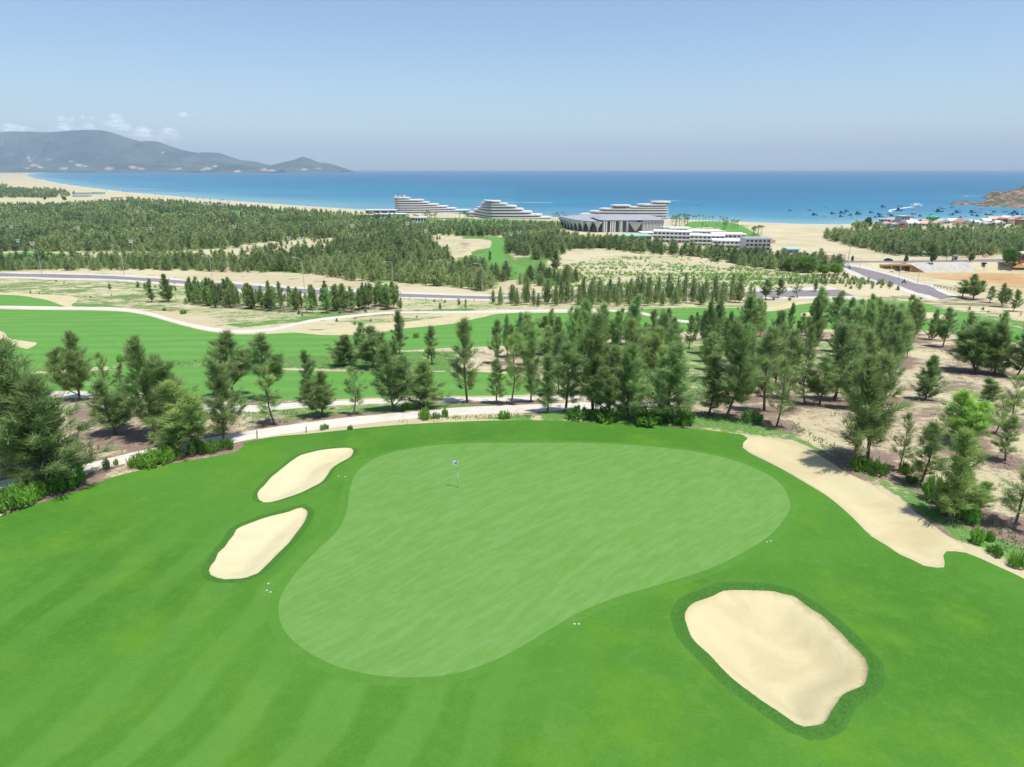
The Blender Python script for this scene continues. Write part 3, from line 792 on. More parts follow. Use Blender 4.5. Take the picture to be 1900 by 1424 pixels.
# ---- trees one can name: (base x, base y, top y, width in frame units, style, tone, label)
DK, MD, LT, YL, GY = (.85,.86,.85), (1,1,1), (1.25,1.22,1.1), (1.35,1.45,.95), (1.1,1.1,1.15)
HERO = [
 (56,893,622,160,'cone',DK,'tallest dark casuarina at the left edge beside the pale cart path'),
 (12,880,640,150,'broad',DK,'broad casuarina cut by the left edge of the photo'),
 (98,902,690,165,'dense',DK,'dense casuarina with boughs to the ground, right of the tallest one at the left edge'),
 (148,742,614,82,'broad',MD,'pointed two-stemmed casuarina in front of the striped fairway at far left'),
 (196,738,650,46,'airy',LT,'thin wispy casuarina right of the pointed two-stemmed one at far left'),
 (232,736,672,34,'sapl',DK,'small dark spire casuarina standing before the upper path at left'),
 (215,806,698,88,'broad',MD,'small round casuarina alone on bare brown ground at left'),
 (292,815,616,104,'broad',MD,'tall ragged casuarina left of the pair over the cart path'),
 (331,838,706,120,'broad2',LT,'spreading light green casuarina overhanging the cart path behind the bright shrub'),
 (414,822,664,98,'cone',GY,'grey green casuarina at the corner where cart path meets turf'),
 (434,735,610,84,'twin',MD,'dark casuarina rising behind the grey green one at the turf corner'),
 (497,742,614,70,'twin',MD,'casuarina with a forked top against the striped fairway'),
 (510,788,692,66,'airy',LT,'low open casuarina below the fork-topped one'),
 (573,742,646,42,'slim',DK,'narrow dark casuarina leaning left beside the upper path'),
 (598,772,690,72,'broad',DK,'dark bushy casuarina between the two cart paths'),
 (656,770,676,54,'airy',MD,'thin little casuarina with a bent stem between the two paths'),
 (731,762,632,88,'broad',MD,'casuarina with a bare forked trunk, left of the pair by the cart path'),
 (787,757,668,86,'dense',MD,'bushy casuarina leaning right beside the cart path'),
 (867,748,586,78,'cone2',MD,'tall straight casuarina with a bare lower trunk before the second fairway'),
 (921,750,664,54,'cone2',MD,'short casuarina on a thin stem left of the grove'),
 (948,751,618,62,'airy',LT,'pale feathery casuarina in the row of thin stems'),
 (985,746,606,44,'slim',MD,'slender casuarina at the right end of the row of thin stems'),
 (802,676,602,46,'cone2',MD,'small casuarina on pinkish sand in front of the fairway'),
 (640,679,620,66,'dense',DK,'low bushy casuarina with shadow at its foot before the fairway'),
 (690,683,604,70,'broad2',MD,'loose casuarina behind the low bushy one at the fairway edge'),
 (742,658,574,34,'slim',DK,'narrow spire casuarina crossing the pale sand strip'),
 (1049,764,634,92,'cone2',DK,'dark casuarina at the left end of the front row by the green'),
 (1016,766,654,56,'slim',MD,'slim casuarina on the left flank of the front row'),
 (1100,768,576,84,'slim',DK,'tallest spire of the front row, dark against the fairway'),
 (1128,774,640,90,'broad',MD,'casuarina filling the gap behind the weeds in the front row'),
 (1165,777,632,92,'dense',MD,'full casuarina with boughs to the ground in the middle of the front row'),
 (1240,780,628,116,'dense',GY,'widest casuarina of the front row, grey green and rounded'),
 (1315,770,656,64,'slim',DK,'thin-stemmed casuarina left of the dark pyramid'),
 (1347,775,590,104,'cone',DK,'dark pyramid casuarina on a short bare trunk'),
 (1418,762,598,92,'cone2',GY,'grey green casuarina right of the dark pyramid'),
 (1441,792,660,66,'airy',MD,'open casuarina with hanging tips over low weeds'),
 (1494,750,668,66,'airy',MD,'thin many-stemmed casuarina on brown litter right of the front row'),
 (1520,752,658,60,'twin',MD,'forked casuarina beside the thin many-stemmed one'),
 (1577,868,652,112,'cone2',MD,'tall casuarina whose shadow falls across the long right bunker'),
 (1609,860,648,108,'twin',MD,'tall casuarina with a leaning bare trunk right of the bunker shadow'),
 (1668,872,762,50,'airy',MD,'small open casuarina with a bush at its foot above the long bunker'),
 (1707,900,778,88,'cone2',MD,'medium casuarina on sandy ground, third from the bunker shadow'),
 (1774,824,722,94,'broad2',YL,'bright yellow green bushy casuarina on mottled sand'),
 (1800,818,748,50,'cone',LT,'small casuarina joined to the right of the bright bushy one'),
 (1717,742,658,56,'dense',DK,'compact dark casuarina with a round shadow on bare sand'),
 (1865,856,768,62,'cone2',MD,'small casuarina with a straight shadow near the right edge'),
 (1827,752,700,50,'slim',DK,'small dark casuarina on mottled sand near the right edge'),
 (1760,968,790,92,'slim',LT,'tall light casuarina rising from weeds beside the end of the long bunker'),
 (1881,984,858,100,'airy',LT,'ragged casuarina at the right edge of the photo below the others'),
 (1793,950,872,80,'broad',LT,'loose low casuarina right of the weeds by the long bunker'),
 (1811,692,592,96,'broad2',DK,'largest crown of the dark clump at the right edge of the grove'),
 (1845,694,596,80,'dense',DK,'dark casuarina in the clump over a wide shadow at right'),
 (1885,700,600,70,'cone',DK,'dark casuarina at the right end of the right-hand clump'),
 (1880,790,690,60,'airy',LT,'pale open casuarina cut by the right edge of the photo'),
 (1846,806,728,44,'airy',LT,'wispy pale casuarina left of the one cut by the right edge'),
 (282,561,516,18,'slim',DK,'narrow dark casuarina left of the cone on the dune'),
 (312,560,507,30,'dense',DK,'dark cone casuarina standing alone on the dune below the road'),
 (1030,500,463,26,'dense',DK,'dark round-topped casuarina alone at the edge of the sapling field'),
 (909,486,465,9,'slim',DK,'small dark spire tree alone on the distant fairway'),
 (1420,556,517,30,'twin',DK,'first casuarina of the loose group right of the road grove'),
 (1444,553,516,26,'cone',DK,'dark casuarina of the loose group before the sapling field'),
 (1480,552,520,28,'airy',MD,'open casuarina of the loose group before the sapling field'),
 (1512,541,519,10,'slim',DK,'tiny dark spire right of the loose group before the sapling field'),
 (1785,552,518,34,'twin',MD,'left tree of the group on sand beside the diagonal road'),
 (1806,556,508,34,'broad',MD,'tallest tree of the group on sand beside the diagonal road'),
 (1835,562,530,26,'cone2',MD,'middle tree of the group on sand near the right edge'),
 (1858,570,524,26,'broad',MD,'dark tree of the group on sand near the right edge'),
 (1880,578,536,26,'cone',MD,'last tree of the group on sand before the right edge'),
]
TREES_XY = []
def build_heroes():
    P = ground([h[0] for h in HERO], [h[1] for h in HERO])
    for (bx, by, ty, w, st, col, lab), p in zip(HERO, P):
        h = height_for(p, ty); d = project(p)[2]
        put_tree(p, max(h, 1.5), w * float(d) / F * (1.2 if bx < 120 else 1.1), st, rng.uniform(0, 6.28), col, lab, 'casuarina trees between the fairways')
        TREES_XY.append((p[0], p[1], w * float(d) / F * .5))

# ---- groves whose trees nothing tells apart
GROVES = [  # polygon of the tree feet, spacing m, heights, styles, density, label
 ([(1010,700),(1100,690),(1200,690),(1300,700),(1400,700),(1470,705),(1480,740),(1390,752),(1290,755),(1180,752),(1090,750),(1010,735)], 4.3, (6,9.5), .66,
  'casuarina in the crowded grove just behind the front row at the green'),
 ([(1000,640),(1100,630),(1250,625),(1400,620),(1560,615),(1660,625),(1700,650),(1690,680),(1600,695),(1400,690),(1200,684),(1060,684),(990,668)], 4.9, (5.5,9.5), .7,
  'casuarina in the middle of the broad grove between far green and turf'),
 ([(1240,604),(1400,612),(1560,614),(1700,618),(1830,634),(1880,655),(1880,664),(1800,662),(1700,640),(1560,622),(1380,620),(1240,620)], 5.2, (5.5,8.5), .75,
  'casuarina along the far rim of the broad grove below the far green'),
 ([(620,655),(700,648),(760,648),(760,680),(700,688),(640,686)], 5.0, (5,8), .5, 'casuarina in the small clump between fairway and second fairway'),
 ([(880,655),(990,648),(990,700),(1000,735),(900,735),(890,700)], 4.6, (6,9), .55, 'casuarina in the thin stand left of the broad grove'),
 ([(1500,700),(1600,700),(1650,720),(1640,760),(1560,775),(1500,745)], 4.6, (6,9), .75, 'casuarina in the stand behind the two tall trees by the long bunker'),
 ([(1830,770),(1900,760),(2000,780),(2000,900),(1900,880),(1850,830)], 4.2, (4,6.5), .6, 'thin casuarina on the mottled sand by the right edge'),
 ([(345,556),(400,556),(470,566),(560,568),(640,566),(730,560),(735,575),(640,581),(560,584),(470,576),(400,572),(345,565)], 2.9, (4.5,7.5), .95, 'casuarina in the grove on the near side of the main road, left half'),
 ([(740,572),(790,572),(880,570),(880,577),(790,577),(740,577)], 4.6, (2.5,5), .4, 'low casuarina along the bank between road and far path'),
 ([(900,560),(1000,560),(1100,556),(1200,556),(1320,553),(1400,552),(1400,561),(1320,566),(1200,570),(1100,571),(1000,570),(900,568)], 4.0, (5,8.5), .9, 'casuarina in the long row beside the main road, right half'),
]
REST = []   # trees past the three hundred largest join the wood
def build_groves():
    for gi, (poly, sp, (h0, h1), dens, lab) in enumerate(GROVES):
        xy, rg = scatter_poly(poly, sp, seed=gi, thin=lambda a, b: np.full(len(a), dens))
        xy = xy[free(xy)]
        hx = np.array(TREES_XY)[:, :2]
        for x, y in xy:
            if np.min(np.hypot(hx[:, 0] - x, hx[:, 1] - y)) < 2.2: continue
            z = float(terrain(x, y))
            h = rg.uniform(h0, h1) * rg.choice([1, 1, 1, .72]); w = h * rg.uniform(.36, .62)
            st = rg.choice(['slim', 'cone', 'cone2', 'cone2', 'broad', 'airy', 'dense', 'twin', 'broad2'])
            if len(TREES_XY) >= 284:
                REST.append((x, y, z, h, w)); continue
            k = rg.uniform(.85, 1.35); yl = rg.uniform(-.06, .05)
            put_tree((x, y, z), h, w, st, rg.uniform(0, 6.28), (k * (1 + yl), k, k * (1 - yl)), lab, lab.replace('casuarina', 'casuarinas', 1)[:60])
            TREES_XY.append((x, y, w * .5))
    print('named trees', len(TREES_XY))

FOREST = [  # far wood: polygon of feet, spacing, heights, density
 ([(-250,392),(0,388),(130,385),(185,381),(240,379),(330,390),(420,398),(520,408),(640,414),(640,418),(560,407),(470,406),(400,410),(395,424),(300,424),(270,412),(180,420),(60,420),(-250,424)], 7.5, (8,11), .9),
 ([(-250,420),(180,418),(260,422),(400,422),(480,410),(600,408),(680,410),(760,412),(760,436),(680,434),(640,444),(570,444),(455,456),(440,462),(300,470),(160,468),(100,468),(0,468),(-250,468)], 6.6, (7,10), .9),
 ([(640,417),(720,424),(760,426),(880,427),(1000,429),(1010,430),(1000,436),(935,438),(870,440),(800,437),(745,438),(640,436)], 6.2, (6,8.5), .9),
 ([(932,440),(1000,432),(1030,430),(1045,440),(1120,452),(1150,455),(1120,461),(1060,466),(1010,486),(975,478),(945,470),(930,455)], 5.4, (6,8.5), .9),
 ([(1120,452),(1160,454),(1210,464),(1300,474),(1420,485),(1500,490),(1540,494),(1560,496),(1555,511),(1500,508),(1450,503),(1370,496),(1300,477),(1200,472),(1110,463)], 4.6, (6,8), .95),
 ([(640,446),(760,440),(800,440),(800,462),(760,470),(720,472),(640,462),(600,458)], 5.6, (6,9), .6),
 ([(600,475),(700,465),(790,462),(835,480),(850,500),(940,502),(948,528),(900,540),(800,532),(765,528),(650,522),(560,506),(480,500),(440,506),(440,490)], 4.4, (5,8.5), .8),
 ([(-100,486),(160,486),(300,482),(440,486),(600,490),(600,500),(500,506),(300,502),(120,503),(-100,500)], 4.2, (3.5,6.5), .8),
 ([(1000,508),(1100,520),(1010,535),(960,530)], 4.6, (4,7), .6),
 ([(1525,437),(1600,437),(1700,438),(1800,436),(2050,432),(2050,476),(1880,474),(1800,478),(1700,477),(1650,474),(1615,466),(1560,452),(1530,444)], 5.6, (6,9), .95),
 ([(1570,423),(1600,418),(1630,420),(1620,426),(1650,428),(1700,424),(1900,422),(2050,420),(2050,430),(1900,428),(1750,431),(1640,431),(1580,427)], 8, (5,8), .55),
 ([(-150,354),(0,352),(100,355),(140,362),(110,368),(0,368),(-150,368)], 14, (9,12), .7),
 ([(-200,346),(0,346),(20,345),(0,349),(-200,349)], 18, (9,12), .7),
 ([(235,369),(330,375),(420,382),(520,389),(640,396.5),(700,400),(640,415),(520,409),(420,399),(330,391),(240,380)], 8, (4,7), .75),
 ([(690,419),(760,419),(800,414),(870,411),(1000,416),(1045,418),(1045,430),(1000,430),(880,428),(760,427),(700,424)], 7, (3.5,6), .8),
 ([(-150,470),(100,470),(300,474),(440,470),(560,446),(700,440),(840,445),(930,446),(940,500),(880,490),(760,470),(640,480),(440,492),(160,486),(-150,484)], 7.5, (2,5), .30),
 ([(180,535),(330,552),(345,565),(400,574),(560,588),(740,578),(900,568),(900,560),(740,556),(600,553),(400,545),(250,528)], 5.0, (.8,2.4), .28),
 ([(-100,515),(180,522),(250,560),(60,545),(-100,535)], 7, (.4,1.2), .3),
 ([(1380,550),(1560,548),(1740,556),(1900,585),(2050,600),(2050,625),(1880,604),(1740,566),(1560,553),(1420,562)], 5, (.4,1.5), .3),
 ([(1560,503),(1640,528),(1700,545),(1560,540),(1500,527)], 4, (.8,2), .5),
 ([(620,590),(860,580),(900,584),(800,594),(640,606),(560,612)], 4.0, (.4,1.2), .3),
 ([(1440,520),(1560,511),(1600,520),(1660,532),(1676,538),(1640,537),(1540,531),(1500,531)], 3.4, (1.2,2.4), .8),
]
def in_px(xyz, poly):
    qx, qy, _ = project(xyz); return pip(qx, qy, poly)
FOR_GAPS = [[(285,398),(362,396),(362,410),(285,410)], [(418,397),(456,396),(456,406),(420,406)], [(832,447),(905,440),(940,441),(938,480),(960,492),(985,500),(985,512),(870,500),(832,486)],
            [(505,437),(560,430),(560,440),(505,444)], [(470,428),(500,424),(505,432),(470,434)]]
def build_forest():
    Vs, Fs, Ts, off, n = [], [], [], 0, 0
    for fi, (poly, sp, (h0, h1), dens) in enumerate(FOREST):
        xy, rg = scatter_poly(poly, sp, seed=50 + fi, thin=lambda a, b: dens * smooth(-.50, -.22, fbm(a / 28, b / 28, fi, 3)))
        if not len(xy): continue
        xy = xy[free(xy, allow_turf=(fi < 3))]
        z = terrain(xy[:, 0], xy[:, 1])
        xyz = np.column_stack([xy, z])
        k = np.ones(len(xyz), bool)
        for g in FOR_GAPS: k &= ~in_px(xyz, g)
        xyz = xyz[k]; n += len(xyz)
        d = xyz[:, 1]
        lod = np.digitize(d, [330, 520, 800]) if h0 > 2 else np.full(len(d), 2)
        h = rg.uniform(h0, h1, len(d)) * rg.choice([1, 1, .85, .65, 1.12], len(d)); w = h * rg.uniform(.55, 1.0, len(d)); tn = rg.normal(0, .22, len(d)) + .9 * fbm(xyz[:, 0] / 40, xyz[:, 1] / 40, 77, 3)
        if fi == 0 and REST:
            q = np.array(REST); xyz = np.concatenate([xyz, q[:, :3]]); lod = np.concatenate([lod, np.zeros(len(q), int)]); h = np.concatenate([h, q[:, 3]]); w = np.concatenate([w, q[:, 4]]); tn = np.concatenate([tn, rg.normal(.1, .2, len(q))]); d = xyz[:, 1]
        for L in range(4):
            for vi in range(5):
                sel = np.where((lod == L) & (np.arange(len(d)) % 5 == vi))[0]
                if not len(sel): continue
                V, Fc, T = LOD[L][vi]
                a = rg.uniform(0, 6.28, len(sel)); ca, sa = np.cos(a)[:, None], np.sin(a)[:, None]
                sx = (w[sel] / 3.8)[:, None]; sz = (h[sel] / 8)[:, None]
                X = (V[None, :, 0] * ca - V[None, :, 1] * sa) * sx + xyz[sel, 0][:, None]
                Y = (V[None, :, 0] * sa + V[None, :, 1] * ca) * sx + xyz[sel, 1][:, None]
                Z = V[None, :, 2] * sz + xyz[sel, 2][:, None] - .15
                Vs.append(np.stack([X, Y, Z], -1).reshape(-1, 3).astype(np.float32))
                Fs.append((Fc[None] + (np.arange(len(sel)) * len(V))[:, None, None] + off).reshape(-1, 3))
                Ts.append(np.clip(T[None] + tn[sel][:, None], 0, 1).ravel())
                off += len(sel) * len(V)
    me = mesh_np('distant_wood', np.concatenate(Vs), np.concatenate(Fs), M['far_needle'], False, {'tone': np.concatenate(Ts)})
    o = link('distant_wood', me)
    tag(o, None, None, None, 'stuff'); o['label'] = 'dense wood of casuarinas covering the flat land towards the beach'
    print('wood', n, len(me.polygons), round(time.time() - T0, 1))

# ---- low cover
def tuft_stuff(name, xy, n, hgt, wid, spread, matl, seed, label, fat=1.0):
    rg = np.random.default_rng(seed)
    z = terrain(xy[:, 0], xy[:, 1]); N = len(xy) * n
    s = np.repeat(rg.uniform(.6, 1.4, len(xy)), n)
    C = np.repeat(np.column_stack([xy, z]), n, 0) + np.column_stack([rg.normal(size=(N, 2)) * spread, np.zeros(N) - .02]) * s[:, None]
    D = unit(np.column_stack([rg.normal(size=(N, 2)) * .55, np.full(N, 1.0)]))
    V, Fc = blades(C, D, hgt * rg.uniform(.5, 1.2, N) * s, wid * rg.uniform(.7, 1.3, N) * fat, rg)
    T = np.repeat(np.clip(np.repeat(rg.uniform(.1, .9, len(xy)), n) + rg.normal(size=N) * .15, 0, 1), 3)
    o = link(name, mesh_np(name, V, Fc, matl, False, {'tone': T})); o['kind'] = 'stuff'; o['label'] = label
    return o
def shrub_mesh(seed, R=1.0, H=.9, nst=60, nlf=26, ll=.16, lw=.04):
    rg = np.random.default_rng(seed); C, D = [], []; T = []; wood = []
    for i in range(nst):
        az = rg.uniform(0, 6.28); r = R * rg.random() ** .5; b = np.array([math.cos(az) * r * .8, math.sin(az) * r * .8, 0])
        h = H * rg.uniform(.6, 1.15) * (1 - .45 * (r / R) ** 2)
        tip = b * 1.25 + np.array([rg.normal() * .1, rg.normal() * .1, h])
        wood.append(tube([b, (b + tip) / 2, tip], [.015, .01, .004], 3))
        s = rg.uniform(.2, 1, nlf)[:, None]
        C.append(b + (tip - b) * s + rg.normal(size=(nlf, 3)) * .04); dd = unit(rg.normal(size=(nlf, 3)) * .7 + np.array([0, 0, .7])); D.append(dd)
        T.append(np.clip(rg.uniform(.1, .9) + rg.normal(size=nlf) * .15, 0, 1))
    C = np.concatenate(C); D = np.concatenate(D); n = len(C)
    lv = blades(C, D, ll * rg.uniform(.7, 1.4, n), lw * rg.uniform(.8, 1.3, n), rg)
    return merge(wood), lv, np.repeat(np.concatenate(T), 3)
SHR = []
for s in range(4):
    (wv, wf), (lv, lf), tone = shrub_mesh(s + 40)
    SHR.append((mesh_np('stem', wv, wf, M['bark']), mesh_np('foliage', lv, lf, M['leaf'], False, {'tone': tone})))
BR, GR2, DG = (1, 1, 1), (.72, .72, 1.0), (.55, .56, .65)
SHRUBS = [  # x, y base, width px, height px, colour, label
 (256,868,36,26,(.9,.9,1.1),'left end of the bright green shrub bank beside the cart path'),
 (279,866,44,34,BR,'brightest green shrub in the bank beside the cart path'),
 (307,858,40,36,BR,'right-hand bright green shrub of the bank beside the cart path'),
 (331,852,24,20,(.9,.8,1.5),'grey green weed at the right end of the bright shrub bank'),
 (198,869,14,20,(.8,.8,1.5),'grey green weed tuft standing on the cart path edge'),
 (216,863,10,12,(.8,.8,1.5),'smallest weed tuft on the cart path edge'),
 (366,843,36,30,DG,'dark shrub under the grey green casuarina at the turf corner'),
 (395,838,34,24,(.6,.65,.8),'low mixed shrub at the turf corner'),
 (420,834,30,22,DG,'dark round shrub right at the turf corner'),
 (320,842,34,28,DG,'dark shrub behind the bright shrub bank'),
 (20,944,60,44,(.85,.9,1),'big light green shrub in the lower left bank at the photo edge'),
 (50,936,48,42,BR,'middle shrub of the lower left bank'),
 (74,924,34,30,BR,'right-hand shrub of the lower left bank'),
 (-6,950,40,40,(.8,.8,1.2),'shrub cut by the left photo edge in the lower bank'),
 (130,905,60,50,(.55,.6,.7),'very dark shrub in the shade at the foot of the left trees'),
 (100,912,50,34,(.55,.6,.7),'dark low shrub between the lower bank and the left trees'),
 (788,778,26,22,(1,1,1),'bright weed clump between path and turf, left of two'),
 (826,774,14,18,(1,1,1),'bright weed clump between path and turf, right of two'),
 (936,777,24,16,(.85,.95,.8),'single bright weed by the turf behind the flag'),
 (808,776,22,10,(.8,.8,1.6),'pale grey weed between two bright clumps'),
 (602,797,18,10,(.8,.8,1.4),'grey weed at the turf side of the cart path'),
 (650,797,12,8,(.7,.75,1.2),'small grey weed right of the other on the path side'),
 (755,760,24,14,(1,1,1),'yellow green weed at the foot of the fork-trunked casuarina'),
 (1625,880,44,28,(.5,.6,.8),'shrub above the middle of the long right bunker'),
 (1595,872,40,26,DG,'dark shrub at the foot of the two tall trees by the bunker'),
 (1680,878,30,20,DG,'shrub under the small open casuarina'),
 (1735,930,50,50,(.75,.85,.9),'leafy shrub left of the tall light casuarina'),
 (1765,955,60,44,(.5,.6,.8),'dark leafy shrub at the foot of the tall light casuarina'),
 (1798,968,44,34,(.6,.7,.9),'shrub right of the tall light casuarina'),
 (1812,1008,26,32,BR,'bright green weed beside the tip of the long bunker'),
 (1836,1004,18,20,(.7,.85,.9),'green weed right of the bright one at the bunker tip'),
 (1888,1052,34,28,(.9,.95,1),'bright weed at the right photo edge below the bunker tip'),
 (1845,1030,30,18,(.6,.7,.9),'low weed on the bank towards the right photo edge'),
 (1690,895,24,14,DG,'small dark shrub among the litter above the bunker'),
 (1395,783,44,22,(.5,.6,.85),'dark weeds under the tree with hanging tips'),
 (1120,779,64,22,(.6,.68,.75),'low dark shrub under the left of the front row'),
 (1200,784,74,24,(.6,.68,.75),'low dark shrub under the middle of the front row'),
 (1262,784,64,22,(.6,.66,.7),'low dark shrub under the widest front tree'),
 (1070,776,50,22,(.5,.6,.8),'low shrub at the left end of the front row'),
 (772,387+240,14,10,BR,'bright green bush at the fairway edge by the clump'),
 (224,672,16,14,BR,'bright green bush behind the small spire at left'),
 (340,583,14,9,(.7,.85,.8),'round green bush beside the far path on the dune'),
 (305,577,9,6,(.7,.85,.8),'small green bush left of the round one beside the far path'),
]
def build_low():
    P = ground([s[0] for s in SHRUBS], [s[1] for s in SHRUBS])
    for i, ((bx, by, w, h, col, lab), p) in enumerate(zip(SHRUBS, P)):
        d = float(project(p)[2]); e = thing('leafy_shrub', lab, 'shrub', p, rng.uniform(0, 6.28), 'shrubs and weeds along turf and paths')
        a, b = SHR[i % 4]; x = link('stem', a, e); y = link('foliage', b, e)
        s = w * d / F / 2.2; hh = max(.25, height_for(p, by - h))
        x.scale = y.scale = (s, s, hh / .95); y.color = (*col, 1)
    # long grass round the three deep bunkers
    pts_ = []
    rg = np.random.default_rng(3)
    for B, w, n in ((BUNK[0], .28, 2000), (BUNK[1], .4, 2500), (BUNK[2], .62, 8000)):
        lo, hi = B.min(0) - w, B.max(0) + w; q = rg.uniform(lo, hi, (n * 4, 2)); dd = pdist(q[:, 0], q[:, 1], B)
        q = q[~pip(q[:, 0], q[:, 1], B) & (dd < w * rg.uniform(.8, 1, len(q)))][:n]; pts_.append(q)
    tuft_stuff('rough_grass', np.concatenate(pts_), 2, .065, .010, .03, M['rough'], 5, 'long grass ringing the sand bunkers')
    # saplings on the sandy field
    xy, rg = scatter_poly([(1010,500),(1100,480),(1200,474),(1300,480),(1400,500),(1530,512),(1500,528),(1400,535),(1200,548),(1080,545),(1010,530)], 2.2, seed=300, thin=lambda a, b: np.clip(.44 + 1.8 * fbm(a / 22, b / 9, 8, 3), .05, .92))
    tuft_stuff('field_saplings', xy, 9, 1.15, .16, .32, M['sapl'], 6, 'young green saplings dotted over the sandy field')
    print('saplings', len(xy))
    # scrub belt between turf and grove, verge weeds, dune scrub
    bl = []
    for k, (poly, sp, dn) in enumerate([
        ([(1000,768),(1100,768),(1250,778),(1350,785),(1440,800),(1500,812),(1560,850),(1640,885),(1700,915),(1760,975),(1820,1005),(1900,1040),(1990,1080),(1990,1060),(1900,990),(1800,960),(1700,900),(1600,860),(1500,800),(1400,775),(1250,760),(1100,755),(1000,764)], .55, .6),
        ([(600,806),(700,794),(850,783),(1000,783),(1000,770),(850,774),(700,786)], .5, .6),
        ([(420,745),(700,752),(900,752),(1000,750),(1000,745),(640,752),(560,782),(440,800)], .9, .35),
        ([(200,662),(500,655),(640,655),(860,655),(860,690),(640,692),(400,680),(200,682)], 1.3, .3),
        ([(1480,560),(1900,600),(1900,560),(1500,548)], 3, .15),
        ([(1450,700),(1700,680),(1900,700),(2000,900),(1850,960),(1700,890),(1560,830),(1420,770)], 1.1, .10),
        ([(960,650),(1480,640),(1700,650),(1480,740),(1000,740)], 1.0, .12),
        ([(200,560),(720,590),(900,570),(880,560),(600,556),(250,530)], 2.6, .2)]):
        xy, rg = scatter_poly(poly, sp, seed=320 + k, thin=lambda a, b: 1.5 * dn * (.4 + 1.6 * np.clip(fbm(a / 3, b / 3, 4, 3) + .4, 0, 1)))
        bl.append(xy[free(xy)])
    tuft_stuff('ground_weeds', np.concatenate(bl), 9, .30, .045, .2, M['weed'], 8, 'low green weeds and ground cover along turf and paths')
M['rough'] = leaf_mat('rough_grass', G(.075,.20,.028), G(.12,.27,.05), .4, 0)
M['sapl'] = leaf_mat('sapling_leaves', G(.14,.30,.05), G(.24,.45,.09), .35, 0)
M['weed'] = leaf_mat('weed_leaves', G(.13,.25,.06), G(.26,.38,.16), .35, 0)

